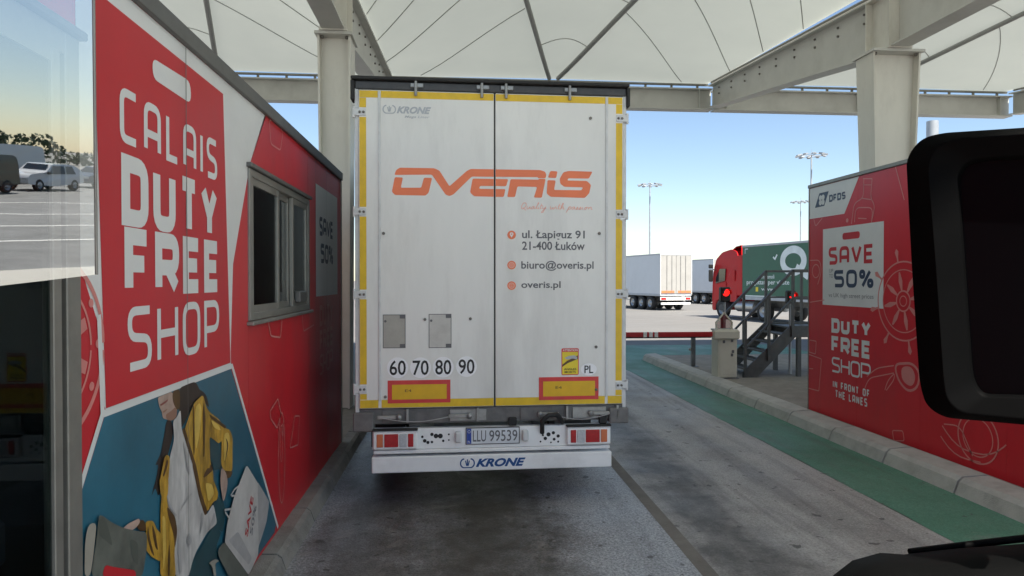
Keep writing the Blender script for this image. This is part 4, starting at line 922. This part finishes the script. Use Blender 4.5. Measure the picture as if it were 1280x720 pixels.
# rear sill and latches
z1 = DB-.005; z0 = T(444, 531)[1]
si = tr.add('rear_sill', MB().box(TX0+.02, TW-.02, -.01, .16, z0, z1, .01), 'chassis')
for u0, u1 in ((478, 520), (562, 608), (650, 690), (715, 757)):
    a, b = T(u0, 520)[0], T(u1, 520)[0]; tr.add('sill_plate', MB().box(a, b, -.022, -.011, z0+.02, z1-.02, .004), 'chassis' if u0 in (478, 650) else 'galv', si)
for k, u in enumerate((472, 560, 672, 735)):
    a = T(u, 520)[0]; s_ = 1 if k in (0, 1) else 1
    lt = tr.add('latch', MB().box(a, a+.20, -.062, -.04, z1-.095, z1-.06, .006).lathe([(0, -.04), (.028, -.04), (.028, -.005), (0, -.005)], (a+.2 if k < 2 else a+.02, -.022, z1-.08), (0, 1, 0), 12), 'galv', si)
    tr.add('latch_catch', MB().box(a+.27, a+.29, -.05, -.02, z0+.02, z1-.005), 'galv', lt)
tr.add('corner_casting', MB().box(TX0-.02, TX0+.17, -.05, .12, z0-.06, z1-.03, .01), 'chassis', si); tr.add('corner_casting', MB().box(TW-.17, TW+.02, -.05, .12, z0-.03, z1-.03, .01), 'chassis', si)
for u in (640, 752):
    a = T(u, 520)[0]; tr.add('buffer_block', MB().box(a-.04, a+.04, -.06, -.023, z0-.03, z0+.05, .01), 'rubber', si)
a = T(690, 520)[0]; tr.add('air_hose', MB().tube([(a-.10, -.03, z0-.11), (a-.11, -.10, z0+.02), (a-.05, -.13, z0+.08), (a+.03, -.11, z0+.08), (a+.08, -.05, z0+.02), (a+.1, .0, z0-.02)], .022, 8), 'rubber', si)
mb = MB()
for (u0, u1, sag) in ((478, 560, .04), (690, 760, .05)):
    a, b = T(u0, 522)[0], T(u1, 522)[0]; mb.tube([(a+(b-a)*k/8, -.068, z1-.08-sag*math.sin(math.pi*k/8)) for k in range(9)], .005, 5)
tr.add('seal_cable', mb, 'hosewire', si)
# light bar
la, lb, lz0, lz1 = tb(466, 534, 762, 563); lz1 = T(466, 536)[1]; lz0 = T(466, 562)[1]
br = tr.add('light_bar', MB().box(la, lb, -.03, .05, lz0, lz1, .006).box(la+.01, lb-.01, -.05, .06, lz0-.035, lz0-.002, .006), 'barwhite')
def cluster(u0, u1, order):
    a0 = T(u0, 545)[0]; a1 = T(u1, 545)[0]; zc0, zc1 = lz0+.012, lz1-.012
    h = tr.add('lamp_cluster', MB().box(a0, a1, -.075, -.031, zc0, zc1, .012), 'barwhite', br)
    tr.add('lamp_hood', MB().box(a0-.005, a1+.005, -.085, -.031, zc1+.003, zc1+.02, .004), 'rubber', h)
    x = a0+.03; tot = sum(w for _, w in order); k = (a1-a0-.06)/tot
    for m, w_ in order: tr.add('lamp_lens', MB().box(x+.006, x+w_*k-.006, -.084, -.0755, zc0+.025, zc1-.025, .006), m, h); x += w_*k
cluster(467, 522, [('lensorange', .8), ('lensred', 1.6), ('lensclear', .9), ('lensred', .7)])
cluster(707, 761, [('lensred', .7), ('lensclear', .9), ('lensred', 1.6), ('lensorange', .8)])
mb = MB()
for u, v, r_ in ((528, 546, .012), (531, 551, .017), (535, 553, .015), (540, 543, .016), (545, 545, .022), (550.5, 545, .023), (540, 552.5, .012), (554, 551, .012), (561, 543, .009), (561, 550, .008), (678, 544, .01), (681, 548, .017), (685, 543, .02), (691, 541, .016), (692, 549, .014), (697, 545, .016), (697, 552, .01), (688, 553, .008), (675, 552, .009)):
    c = T(u, v-1); mb.plate(FT, disc(FT, *c, r_, 12), .0325)
tr.add('bar_hole', mb, 'black', br, world=True)
for u in (572, 655):
    a = T(u, 545)[0]; tr.add('plate_lamp', MB().box(a-.025, a+.035, -.085, -.031, lz0+.06, lz1-.03, .012), 'hingewhite', br)
a0, a1, t0, t1 = tb(583, 534.5, 648, 552); pf = tr.add('number_plate', MB().box(a0-.008, a1+.008, -.043, -.031, t0-.008, t1+.008, .003), 'black', br)
tr.add('plate_field', MB().plate(FT, rect(a0, a1, t0, t1), .0445), 'platewhite', pf, world=True)
tr.add('plate_band', MB().plate(FT, rect(a0+.002, a0+.045, t0+.002, t1-.002), .0455), 'plateblue', pf, world=True)
mb = MB(); lettering(mb, FT, 'LLU', a0+.06, a0+.185, t0+.02, t1-.02, .046, .006); lettering(mb, FT, '99539', a0+.215, a1-.015, t0+.02, t1-.02, .046, .006); tr.add('lettering', mb, 'textgrey', pf, world=True)
mb = MB(); lettering(mb, FT, 'PL', a0+.012, a0+.036, t0+.01, t0+.03, .047); ribbon(mb, FT, disc(FT, a0+.024, t1-.03, .012, 12), .003, .047, True); tr.add('lettering', mb, 'vinyl', pf, world=True)
# under-run bar
ua, ub = la-.005, lb+.005; uz0 = T(466, 590)[1]; uz1 = T(466, 570)[1]
ur = tr.add('underrun_bar', MB().box(ua, ub, -.06, .06, uz0, uz1, .008), 'barwhite')
for x in (.55, 1.95): tr.add('bar_bracket', MB().box(x-.05, x+.05, .061, .13, uz0+.02, z0-.002, .004), 'chassis', ur)
ka, kb, k0, k1 = tb(593, 570.5, 656, 583); mb = MB(); zc = (uz0+uz1)/2
lettering(mb, FT, 'KRONE', ka+.01, kb, zc-.04, zc+.04, .0615, .045, .35); crown(mb, FT, T(584, 576)[0]+.0, zc-.042, .082, .0615); tr.add('maker_lettering', mb, 'krone_blue', ur, world=True)
# chassis, axles, wheels, mudflaps
mb = MB()
for x in (.78, 1.75): mb.box(x-.05, x+.05, .17, 13.2, .72, DB-.002, .005)
for y in (.5, 3.2, 6, 9, 12): mb.box(.85, 1.68, y, y+.08, .76, .9)
tr.add('chassis_rails', mb, 'chassis')
for y in (1.9, 3.2, 4.5):
    tr.add('axle', MB().tube([(.25, y, .5), (2.3, y, .5)], .07, 10), 'chassis')
    for x in (.2, 2.33): wheel(tr, 'lorry', (x, y, .5))
for x in (.02, 2.16): tr.add('mudflap', MB().box(x, x+.36, 1.22, 1.235, .28, .94), 'rubber')
for x in (.05, 2.1): tr.add('mudguard', MB().grid([[(x, 1.9+.6*math.cos(R(a)), .5+.6*math.sin(R(a))), (x+.36, 1.9+.6*math.cos(R(a)), .5+.6*math.sin(R(a)))] for a in range(50, 181, 10)]), 'rubber')
for x in (.6, 1.85): tr.add('landing_leg', MB().box(x-.06, x+.06, 10.9, 11.02, .004, .72).box(x-.12, x+.12, 10.84, 11.08, .004, .03), 'chassis')

# ================================================================== BARRIER, SIGNALS, STAIRS
bg_ = Thing('barrier_gate', 'cream barrier cabinet with red and white arm lowered across the lane', 'barrier', (5.47, 13.25, .145))
bb = bg_.add('cabinet', MB().box(-.17, .24, -.17, .17, .012, .96, .015), 'cabinet')
bg_.add('cabinet_cap', MB().box(-.185, .255, -.185, .185, .962, 1.0, .012), 'cabinet', bb); bg_.add('plinth', MB().box(-.2, .27, -.2, .2, 0, .011), 'postgrey', bb)
bg_.add('cabinet_door', MB().box(-.13, .2, -.178, -.171, .08, .8, .003), 'cabinet', bb)
mb = MB()
for a, b in ((-.07, .72), (.1, .74), (.12, .52), (.1, .45)): mb.box(a, a+.05, -.183, -.1785, b, b+.06, .004)
bg_.add('cabinet_sticker', mb, 'textgrey', bb)
hub = bg_.add('arm_hub', MB().box(-.3, .26, -.27, -.188, .80, .99, .03), 'cabinet')
arm = bg_.add('arm', MB().box(-3.3, -.31, -.262, -.2, .86, .96, .012), 'armred')
for x in (-2.45, -1.75, -1.63, -1.52): bg_.add('arm_band', MB().box(x, x+.09, -.265, -.198, .857, .963, .012), 'armwhite', arm)
bg_.add('arm_edge', MB().box(-3.28, -.33, -.25, -.21, .838, .859, .006), 'rubber', arm)
vis = MB()      # clear pointed hood over the hub
vis.tube([(-.13, 0, 1.0), (-.14, 0, 1.13), (0.03, 0, 1.33), (.2, 0, 1.13), (.19, 0, 1.0)], .022, 8)
bg_.add('top_hood', vis, 'cabinet', bb); bg_.add('hood_pane', MB().face([(-.12, 0, 1.0), (.18, 0, 1.0), (.19, 0, 1.13), (.03, 0, 1.31), (-.13, 0, 1.13)]), 'winglass', bb)
rp = Thing('island_post', 'short dark grey post on the island left of the cream barrier cabinet', 'post', (5.47, 14.95, .145))
rp.add('shaft', MB().box(-.045, .045, -.045, .045, .012, .70, .008), 'postgrey'); rp.add('base_plate', MB().box(-.1, .1, -.1, .1, 0, .011), 'postgrey')
rp.add('cap', MB().box(-.055, .055, -.055, .055, .702, .74, .01), 'postgrey'); rp.add('reflector', MB().lathe([(0, -.05), (.03, -.05), (.03, 0), (0, 0)], (-.05, 0, .4), (1, 0, 0), 12), 'galv')
def signal(loc, h, lab, s=1.0):
    t = Thing('traffic_signal', lab, 'traffic light', loc, group='red lane signals')
    t.add('pole', MB().tube([(0, .0, 0), (0, .0, h-.25*s)], .03, 8), 'mastgrey')
    hs = t.add('housing', MB().box(-.17*s, .17*s, -.08, .06, h-.28*s, h+.22*s, .02), 'black')
    t.add('visor', MB().grid([[(.13*s*math.cos(R(a)), y, h+.02+.13*s*math.sin(R(a))) for a in range(-20, 201, 20)] for y in (-.085, -.2)]), 'black', hs)
    t.add('lens', MB().lathe([(.12*s, 0), (.1*s, -.015), (.05*s, -.03), (0, -.034)], (0, -.081, h+.02), (0, 1, 0), 20), 'signal_on', hs)
signal((5.66, 13.62, .145), 1.72, 'lit red signal on a pole behind the cream barrier cabinet', .62)
signal((7.10, 13.6, .145), 1.66, 'lit red signal beside the handrail at the booth corner', .55)
st = Thing('metal_staircase', 'dark steel stairs with handrails climbing behind the right booth', 'stairs', (5.95, 13.2, .145))
def strg(y):
    m_ = MB(); pts = [(0, 0), (.95, 1.0), (2.6, 1.0)]
    poly = [(-.08, 0), (.22, 0), (1.04, .82), (2.6, .82), (2.6, 1.06), (.93, 1.06), (-.08, .12)]
    A = [(x, y, z) for x, z in poly]; B = [(x, y+.03, z) for x, z in poly]
    m_.face(A); m_.face(B[::-1])
    for k in range(len(poly)): m_.face([A[k], B[k], B[(k+1) % len(poly)], A[(k+1) % len(poly)]])
    return m_
for y in (-.03, 1.1): st.add('stringer', strg(y), 'stairsteel')
for k in range(5):
    z = .17+.18*k; x = .02+.185*k; st.add('tread', MB().box(x, x+.26, .003, 1.097, z-.035, z, .004), 'stairsteel')
st.add('platform', MB().box(1.06, 2.6, .003, 1.097, .98, 1.02, .004), 'stairsteel')
for y in (-.05, 1.15):
    for x, z0 in ((-.04, .02), (.46, .35), (.97, .83), (1.8, .83), (2.5, .83)):
        ztop_ = 1.18 if x < 0 else (1.18+(x+.04)/1.01*1.02 if x < .97 else 2.2)
        st.add('rail_post', MB().box(x-.025, x+.025, y-.025, y+.025, z0, ztop_-.015), 'stairsteel')
    hr = MB().bar((-.06, y, 1.17), (.97, y, 2.2), .055, .05).bar((.95, y, 2.2), (2.55, y, 2.2), .055, .05); st.add('handrail', hr, 'stairsteel')
    st.add('mid_rail', MB().bar((-.04, y, .6), (.97, y, 1.62), .04, .04).bar((.97, y, 1.62), (2.55, y, 1.62), .04, .04), 'stairsteel')
for x in (1.15, 2.4):
    for y in (.05, 1.05): st.add('leg', MB().box(x-.04, x+.04, y-.04, y+.04, 0, .978), 'stairsteel')

# ================================================================== LORRIES IN THE SUNLIT YARD
def trailer_parts(t, y0, y1, bm, zb=1.12, zt=4.0, W=2.55, wheels=(1.5, 2.8, 4.1), detail=True):
    h = W/2
    bd = t.add('cargo_body', MB().box(-h, h, y0+.06, y1, zb, zt, .02), bm)
    t.add('roof_edge', MB().box(-h-.015, h+.015, y0+.02, y1+.015, zt-.10, zt+.012, .01), 'fargrey', bd)
    t.add('side_rail', MB().box(-h-.012, h+.012, y0+.05, y1, zb-.1, zb+.06, .008), 'fargrey', bd)
    for s in (-1, 1): t.add('door', MB().box(.012*s, (h-.06)*s, y0+.01, y0+.058, zb+.08, zt-.12, .006), 'reardoor', bd)
    t.add('rear_frame', MB().box(-h, -h+.05, y0, y0+.057, zb, zt-.11).box(h-.05, h, y0, y0+.057, zb, zt-.11).box(-h+.05, h-.05, y0, y0+.057, zt-.21+.1, zt-.102), 'hingewhite', bd)
    mb = MB()
    for x in (-.75, -.35, .35, .75): mb.tube([(x, y0-.01, zb+.1), (x, y0-.01, zt-.15)], .018, 6)
    t.add('lock_bars', mb, 'galv', bd)
    t.add('marking_plates', MB().box(-h+.1, -.15, y0-.004, y0+.008, zb+.12, zb+.28).box(.15, h-.1, y0-.004, y0+.008, zb+.12, zb+.28), 'orange', bd)
    t.add('light_bar', MB().box(-h+.05, h-.05, y0+.05, y0+.12, .72, .95, .01), 'barwhite'); t.add('underrun_bar', MB().box(-h+.1, h-.1, y0+.02, y0+.12, .42, .56, .01), 'barwhite')
    for s in (-1, 1): t.add('lamp', MB().box(s*(h-.5), s*(h-.1), y0+.03, y0+.049, .76, .92, .008), 'lensred')
    mb = MB()
    for x in (-.5, .5): mb.box(x-.05, x+.05, y0+.2, y1-.1, .8, zb-.102)
    t.add('chassis_rails', mb, 'chassis')
    for y in wheels:
        t.add('axle', MB().tube([(-1.0, y0+y, .5), (1.0, y0+y, .5)], .06, 8), 'chassis')
        for s in (-1, 1): wheel(t, 'lorry', (s*1.08, y0+y, .5))
    t.add('skirt_box', MB().box(-h+.02, -h+.06, y0+5.3, y0+7.8, .5, 1.0, .01).box(h-.06, h-.02, y0+5.3, y0+7.8, .5, 1.0, .01), 'fargrey')
    return bd
HD = R(13)
t1 = Thing('semi_trailer', 'white semi trailer in the yard with its closed rear doors towards the lane', 'trailer', (15.45, 45.6, 0), HD)
trailer_parts(t1, 0, 13.6, 'lorrywhite')
for s in (-.7, .7): t1.add('landing_leg', MB().box(s-.06, s+.06, 10.9, 11.05, 0, .9), 'chassis')
t2 = Thing('semi_trailer', 'white semi trailer half hidden behind the red lorry cab', 'trailer', (23.6, 56.5, 0), HD)
trailer_parts(t2, 0, 13.6, 'lorrywhite', wheels=(1.5, 2.8, 4.1))
for s in (-.7, .7): t2.add('landing_leg', MB().box(s-.06, s+.06, 11.4, 11.55, 0, .9), 'chassis')
# red tractor with a green curtain-sided trailer
lr = Thing('articulated_lorry', 'red lorry cab pulling a green curtain trailer with a large white Q', 'lorry', (19.45, 21.6, 0), R(12))
bd = trailer_parts(lr, 0, 13.6, 'lorrygreen', zb=1.2)
FG = Frame((-1.276, 0, 0), (0, -1, 0), (-1, 0, 0))      # trailer's left side, lettering reads from cab to tail
mb = MB(); c = (-9.65, 3.08); ribbon(mb, FG, disc(FG, *c, .74, 40, .55), .36, .004, True); ribbon(mb, FG, [(c[0]+.2, c[1]-.3), (c[0]+1.05, c[1]-.78)], .34, .005)
lr.add('letter_print', mb, 'printwhite', bd)
mb = MB(); lettering(mb, FG, 'sommamoli', -12.2, -11.0, 2.22, 2.42, .004, .012); lettering(mb, FG, 'progettati per viaste', -13.2, -9.9, 1.85, 2.14, .004, .012); lettering(mb, FG, 'www', -12.0, -11.0, 1.60, 1.72, .004, .01); lr.add('lettering', mb, 'printwhite', bd)
mb = MB().plate(FG, rect(-12.45, -12.25, 1.55, 1.78), .004); lr.add('sticker', mb, 'stickyellow', bd)
mb = MB(); line(FG, [(-13.35, 3.55), (-13.35, 3.8), (-13.1, 3.8)], .04, .004, mb); lr.add('mark_print', mb, 'printwhite', bd); mb = MB(); line(FG, [(-11.1, 3.30), (-10.95, 3.2), (-10.8, 3.42)], .09, .004, mb); lr.add('mark_print', mb, 'printwhite', bd)
lr.add('curtain_band', MB().plate(FG, rect(-13.5, -.3, 1.28, 1.34), .004), 'printwhite', bd)
# cab: side outline in (y, z), front at +y
cy0 = 14.15; CABW = 1.24
out = [(0, .95), (0, 3.45), (.12, 3.72), (.6, 3.86), (1.45, 3.72), (1.98, 3.35), (2.16, 2.7), (2.24, 2.1), (2.28, 1.2), (2.28, .42), (1.95, .40), (1.95, .72), (1.72, 1.05), (1.1, 1.05), (.85, .95)]
mb = MB(); out = fillet(out, .14, True, 3); hw = lambda z: CABW-.10*max(0, z-2.6)/1.2-.0
A = [(-hw(z), cy0+y, z) for y, z in out]; B = [(hw(z), cy0+y, z) for y, z in out]
mb.face(A); mb.face(B[::-1]); n_ = len(out)
for k in range(n_): mb.face([A[k], B[k], B[(k+1) % n_], A[(k+1) % n_]], True)
cab = lr.add('cab', mb, 'lorryred')
FC = Frame((-CABW-.012, cy0, 0), (0, -1, 0), (-1, 0, 0))
for s in (-1, 1):
    def sd_(name, poly, m, th=.012):
        mb = MB(); a = [(s*(CABW+.0), cy0+y, z) for y, z in poly]; b = [(s*(CABW+th), cy0+y, z) for y, z in poly]
        mb.face(b); 
        for k in range(len(poly)): mb.face([a[k], b[k], b[(k+1) % len(poly)], a[(k+1) % len(poly)]])
        return lr.add(name, mb, m, cab)
    sd_('side_window', fillet([(1.05, 2.1), (1.0, 2.78), (1.55, 2.78), (1.9, 2.3), (1.95, 1.95)], .05, True), 'windowdark')
    dd = sd_('door', fillet([(.95, 1.15), (.95, 2.05), (2.0, 1.9), (2.12, 1.25), (2.0, 1.15)], .05, True), 'lorryred', .008)
    sd_('rear_side_window', fillet([(.15, 2.1), (.15, 2.7), (.4, 2.7), (.4, 2.1)], .05, True), 'lorryred', .01)
    sd_('door_step', [(1.0, .45), (1.0, .98), (1.9, .98), (1.9, .45)], 'darkgrey', -.03)
    mr = lr.add('mirror', MB().box(s*(CABW+.08), s*(CABW+.34), cy0+2.05, cy0+2.2, 2.05, 2.75, .05).box(s*(CABW+.08), s*(CABW+.34), cy0+2.05, cy0+2.2, 2.82, 3.05, .04), 'black', cab)
    lr.add('mirror_arm', MB().tube([(s*(CABW-.02), cy0+1.95, 2.7), (s*(CABW+.1), cy0+2.1, 2.78)], .025, 6), 'black', mr)
    lr.add('headlight', MB().box(s*.7, s*1.15, cy0+2.26, cy0+2.3, .75, .98, .01), 'lensclear', cab)
    lr.add('side_fairing', MB().box(s*(CABW-.06), s*(CABW+.0), cy0-.5, cy0-.01, 1.3, 3.5, .02), 'lorryred', cab)
    lr.add('wheel_arch', MB().grid([[(s*(CABW+.012), cy0+1.42+.62*math.cos(R(a)), .5+.62*math.sin(R(a))), (s*(CABW-.3), cy0+1.42+.62*math.cos(R(a)), .5+.62*math.sin(R(a)))] for a in range(0, 181, 12)]), 'darkgrey', cab)
    lr.add('fuel_tank', MB().tube([(s*.92, cy0-1.35, .72), (s*.92, cy0+.2, .72)], .3, 14), 'rimgrey')
    wheel(lr, 'front', (s*1.06, cy0+1.42, .5)); wheel(lr, 'lorry', (s*1.05, cy0-2.2, .5))
lr.add('windscreen', MB().face([(-1.1, cy0+2.235, 2.2), (1.1, cy0+2.235, 2.2), (1.05, cy0+2.03, 3.0), (-1.05, cy0+2.03, 3.0)]), 'windowdark', cab)
lr.add('roof_deflector', MB().grid([[(-1.0, cy0+.75, 3.82), (1.0, cy0+.75, 3.82)], [(-1.05, cy0+.3, 4.0), (1.05, cy0+.3, 4.0)], [(-1.05, cy0-.15, 4.05), (1.05, cy0-.15, 4.05)], [(-1.05, cy0-.15, 3.5), (1.05, cy0-.15, 3.5)]], smooth=False), 'lorryred', cab)
mb = MB()
for x in (-.45, .45): mb.box(x-.05, x+.05, cy0-3.2, cy0+1.8, .7, .92)
lr.add('tractor_chassis', mb, 'chassis')
for s in (-.8, .8): lr.add('landing_leg', MB().box(s-.06, s+.06, 10.2, 10.35, .25, 1.0), 'chassis')

# ================================================================== LIGHT MASTS
for (x, y, h, lab) in ((38.3, 129, 21.1, 'tall floodlight mast rising above the white trailer in the yard'), (57.2, 103, 22.4, 'tallest looking floodlight mast, right beside the booth corner'), (84.5, 157, 21.5, 'smallest looking floodlight mast, above the green lorry')):
    t = Thing('floodlight_mast', lab, 'light mast', (x, y, 0), group='floodlight masts across the yard')
    t.add('shaft', MB().tube([(0, 0, 0), (0, 0, h*.5), (0, 0, h)], [.24, .18, .11], 10), 'mastgrey')
    hd = t.add('head_ring', MB().tube([(1.7*math.cos(2*math.pi*k/16), 1.7*math.sin(2*math.pi*k/16), h-.15) for k in range(17)], .06, 6).bar((-1.7, 0, h-.15), (1.7, 0, h-.15), .1, .1).bar((0, -1.7, h-.15), (0, 1.7, h-.15), .1, .1), 'mastgrey')
    for k in range(10):
        a = 2*math.pi*k/10; c, s = math.cos(a), math.sin(a)
        p = V((2.0*c, 2.0*s, h-.1)); t.add('floodlight', MB().bar(p-V((c, s, -.25))*.32, p+V((c, s, -.25))*.42, .5, .22), 'mastgrey', hd)
    t.add('lightning_rod', MB().tube([(0, 0, h), (0, 0, h+.8)], .03, 5), 'mastgrey', hd)
    t.add('service_box', MB().box(-.25, .25, -.4, -.1, 5.3, 6.0), 'mastgrey')

# ================================================================== CAR PARK BEHIND (seen in the glass)
def car(name, lab, cat, loc, rz, m, L, H, kind):
    t = Thing(name, lab, cat, loc, rz); W_ = .92 if kind != 'van' else 1.0
    if kind == 'van': top = [(.0, .45), (.02, 1.5), (.1, H-.1), (.4, H), (L*.68, H), (L*.80, H-.35), (L*.90, 1.35), (L*.985, 1.15), (L, .75), (L, .4)]
    elif kind == 'suv': top = [(.0, .5), (.05, 1.0), (.15, 1.25), (.75, H-.08), (1.3, H), (L*.55, H-.02), (L*.68, 1.12), (L*.95, .98), (L, .75), (L-.03, .4)]
    else: top = [(.0, .45), (.06, .95), (.6, 1.02), (1.2, H), (L*.52, H), (L*.70, 1.0), (L*.96, .85), (L, .6), (L-.03, .32)]
    out = top+[(L*.5, .28)]; out = fillet(out, .12, True, 3)
    mb = MB(); hw = lambda z: W_-max(0, z-.95)*(.22 if kind != 'van' else .07)
    A = [(-hw(z), y-L/2, z) for y, z in out]; B = [(hw(z), y-L/2, z) for y, z in out]; mb.face(A); mb.face(B[::-1])
    for k in range(len(out)): mb.face([A[k], B[k], B[(k+1) % len(out)], A[(k+1) % len(out)]], True)
    bd = t.add('body', mb, m)
    zw0, zw1 = (1.45, H-.35) if kind == 'van' else (1.02, H-.12)
    for s in (-1, 1):
        sp = ((L*.70, L*.86),) if kind == 'van' else ((.72, L*.33), (L*.35, L*.63))
        for a, b in sp:
            sl0 = .25 if a < 1 else 0.02; sl1 = .35 if b > L*.6 else .02
            pts = [(a, zw0), (b, zw0), (b-sl1, zw1), (a+sl0, zw1)]
            t.add('side_window', MB().face([(s*(hw(z)+.008), y-L/2, z) for y, z in pts]), 'windowdark', bd)
        t.add('headlight', MB().box(s*.5, s*.85, L/2-.12, L/2-.01, .62, .78, .03), 'lensclear', bd); t.add('tail_light', MB().box(s*.6, s*.88, -L/2-.01, -L/2+.08, .75, .95, .02), 'lensred', bd)
        t.add('mirror', MB().box(s*(W_+.0), s*(W_+.17), L*.66-L/2, L*.66-L/2+.12, 1.0 if kind != 'van' else 1.45, 1.16 if kind != 'van' else 1.7, .03), 'black', bd)
    ws = (L*.68, L*.60) if kind == 'suv' else (L*.70, L*.53)
    if kind == 'van': t.add('windscreen', MB().face([(-.85, L*.895-L/2+.03, 1.45), (.85, L*.895-L/2+.03, 1.45), (.8, L*.81-L/2+.02, H-.35), (-.8, L*.81-L/2+.02, H-.35)]), 'windowdark', bd)
    else: t.add('windscreen', MB().face([(-.75, L*.665-L/2+.06, 1.1), (.75, L*.665-L/2+.06, 1.1), (.66, L*.565-L/2+.08, H-.06), (-.66, L*.565-L/2+.08, H-.06)]), 'windowdark', bd)
    t.add('grille', MB().box(-.45, .45, L/2-.02, L/2+.012, .45, .7, .02), 'black', bd)
    for y in (-L/2+.85, L/2-.9):
        for s in (-1, 1): wheel(t, 'car', (s*(W_-.11), y, .35))
car('parked_car', 'white sport utility car reflected in the deflector glass', 'car', (15.3, -42.6, .004), R(58), 'carwhite', 4.7, 1.62, 'suv')
car('parked_van', 'dark grey van at the far left of the glass reflection', 'van', (10.2, -38.6, .004), R(60), 'cardark', 5.0, 2.0, 'van')
car('parked_van', 'white panel van behind the white car in the reflection', 'van', (15.6, -50.5, .004), R(60), 'carwhite', 5.9, 2.6, 'van')
car('parked_car', 'dark saloon car parked to the right of the reflected white car', 'car', (21.0, -48.5, .004), R(58), 'carblue', 4.6, 1.45, 'car')
mb = MB()
for k, y in enumerate((-15.5, -19.5, -24, -30)): mb.face([(-30, y, .0085), (60, y-4, .0085), (60, y-3.82, .0085), (-30, y+.18, .0085)])
single('parking_lines', mb, 'linewhite', kind='structure')
rg = random.Random(3); mb = MB()
for k in range(5200):
    x = rg.uniform(-20, 110); h = 3.4+1.3*math.sin(x*.21)+.8*math.sin(x*.57+1)+rg.uniform(-.3, .7); y = -118-.1*x+rg.uniform(-2.2, 2.2); z = h*rg.random()**.6; s = rg.uniform(.25, .6)
    a = V((rg.uniform(-1, 1), rg.uniform(-1, 1), rg.uniform(-1, 1))).normalized(); b = a.cross(V((rg.uniform(-1, 1), rg.uniform(-1, 1), .3))).normalized(); p = V((x, y, max(.2, z)))
    mb.face([p-a*s, p+b*s*.6, p+a*s, p-b*s*.6])
single('hedge', mb, 'leaf', kind='stuff')

# ================================================================== THE VIEWER'S OWN VEHICLE: MIRROR AND DASH CORNER
vh = Thing('vehicle_front', 'black wing mirror and dashboard corner of the vehicle the view is from', 'vehicle', (1.45, 1.3, 0))
mc = ray(1215, 350).normalized(); mo = EYE+mc*1.75
un = V((mc.y, -mc.x, 0)).normalized(); un = (un*math.cos(R(-8))+V((mc.x, mc.y, 0)).normalized()*math.sin(R(-8))).normalized()
nn_ = V((un.y, -un.x, 0)); nn_ = nn_ if nn_.dot(mc) < 0 else -nn_
FM = Frame(mo, un, nn_)
def MP(pts, r): return fillet([FM.px(*p) for p in pts], r, True, 5)
o0 = [(1131, 196), (1150, 172), (1176, 165), (1300, 157), (1420, 156), (1440, 200), (1430, 510), (1400, 538), (1290, 533), (1178, 523), (1156, 508), (1148, 480), (1138, 330)]
o1 = [(1160, 205), (1172, 182), (1196, 174), (1300, 167), (1410, 166), (1428, 205), (1418, 505), (1390, 528), (1290, 525), (1200, 516), (1184, 500), (1180, 475), (1170, 330)]
o2 = [(1196, 222), (1206, 204), (1230, 199), (1300, 195), (1390, 196), (1400, 220), (1392, 470), (1380, 492), (1300, 496), (1226, 494), (1216, 478), (1213, 462), (1204, 330)]
L0, L1, L2 = MP(o0, .03), MP(o1, .03), MP(o2, .02)
big = [(a*1.0, b) for a, b in L0]; cx_ = sum(a for a, b in L0)/len(L0); cz_ = sum(b for a, b in L0)/len(L0)
def ring(L, n, k=1.0): return [FM.at(cx_+(a-cx_)*k, cz_+(b-cz_)*k, n) for a, b in L]
mb = MB().grid([ring(L0, -.20, .55), ring(L0, -.17, .8), ring(L0, -.09, .97), ring(L0, -.04), ring(L0, -.012), ring(L1, .0, 1.012), ring(L1, .006), ring(L1, .003, .985), ring(L2, -.008, 1.03), ring(L2, -.012, 1.01), ring(L2, -.03)], closed=True)
mb.face(ring(L0, -.20, .55))
mh = vh.add('mirror_housing', mb, 'plasticblack', world=True)
vh.add('mirror_glass', MB().face(ring(L2, -.028)), 'mirrorglass', mh, world=True)
e_ = FM.at(max(a for a, b in L0)-.03, cz_, -.1)
vh.add('mirror_arm', MB().tube([e_+V((0, 0, .2)), e_+V((.12, -.1, .22)), V((1.72, .75, 2.3))], .03, 8).tube([e_-V((0, 0, .2)), e_+V((.12, -.1, -.24)), V((1.72, .75, 1.75))], .03, 8), 'plasticblack', mh, world=True)
vh.add('door_pillar', MB().box(1.68, 1.78, .55, .80, .5, 2.9, .03), 'plasticblack', world=True)
prof = [(.72, 1.28), (.80, 1.375), (.885, 1.455), (.93, 1.487), (1.0, 1.503), (1.06, 1.497), (1.2, 1.507), (1.45, 1.515), (1.78, 1.50)]
rows = []
for (y, dz, dx) in ((1.30, -.10, 0), (1.36, -.025, 0), (1.42, 0, 0), (1.50, -.005, .01), (1.58, -.06, .05), (1.60, -.5, .08)): rows.append([(x+dx, y, z+dz) for x, z in prof])
mb = MB().grid(rows); mb.face([rows[0][0], *rows[0][1:], (1.78, 1.30, .5), (.72, 1.30, .5)]); vh.add('dashboard', mb, 'plasticblack', world=True)
vh.add('wiper', MB().tube([(1.12, 1.55, 1.475), (1.3, 1.54, 1.495), (1.5, 1.53, 1.515), (1.8, 1.52, 1.535)], .009, 6), 'plasticblack', world=True)
vh.add('front_panel', MB().box(.74, 1.78, 1.32, 1.56, .35, .99, .04), 'plasticblack', world=True)
o = vh.inst('wheel', WT['lorry'][0], (.12, -.75, .5)); vh.inst('rim', WT['lorry'][1], (0, 0, 0), parent=o)
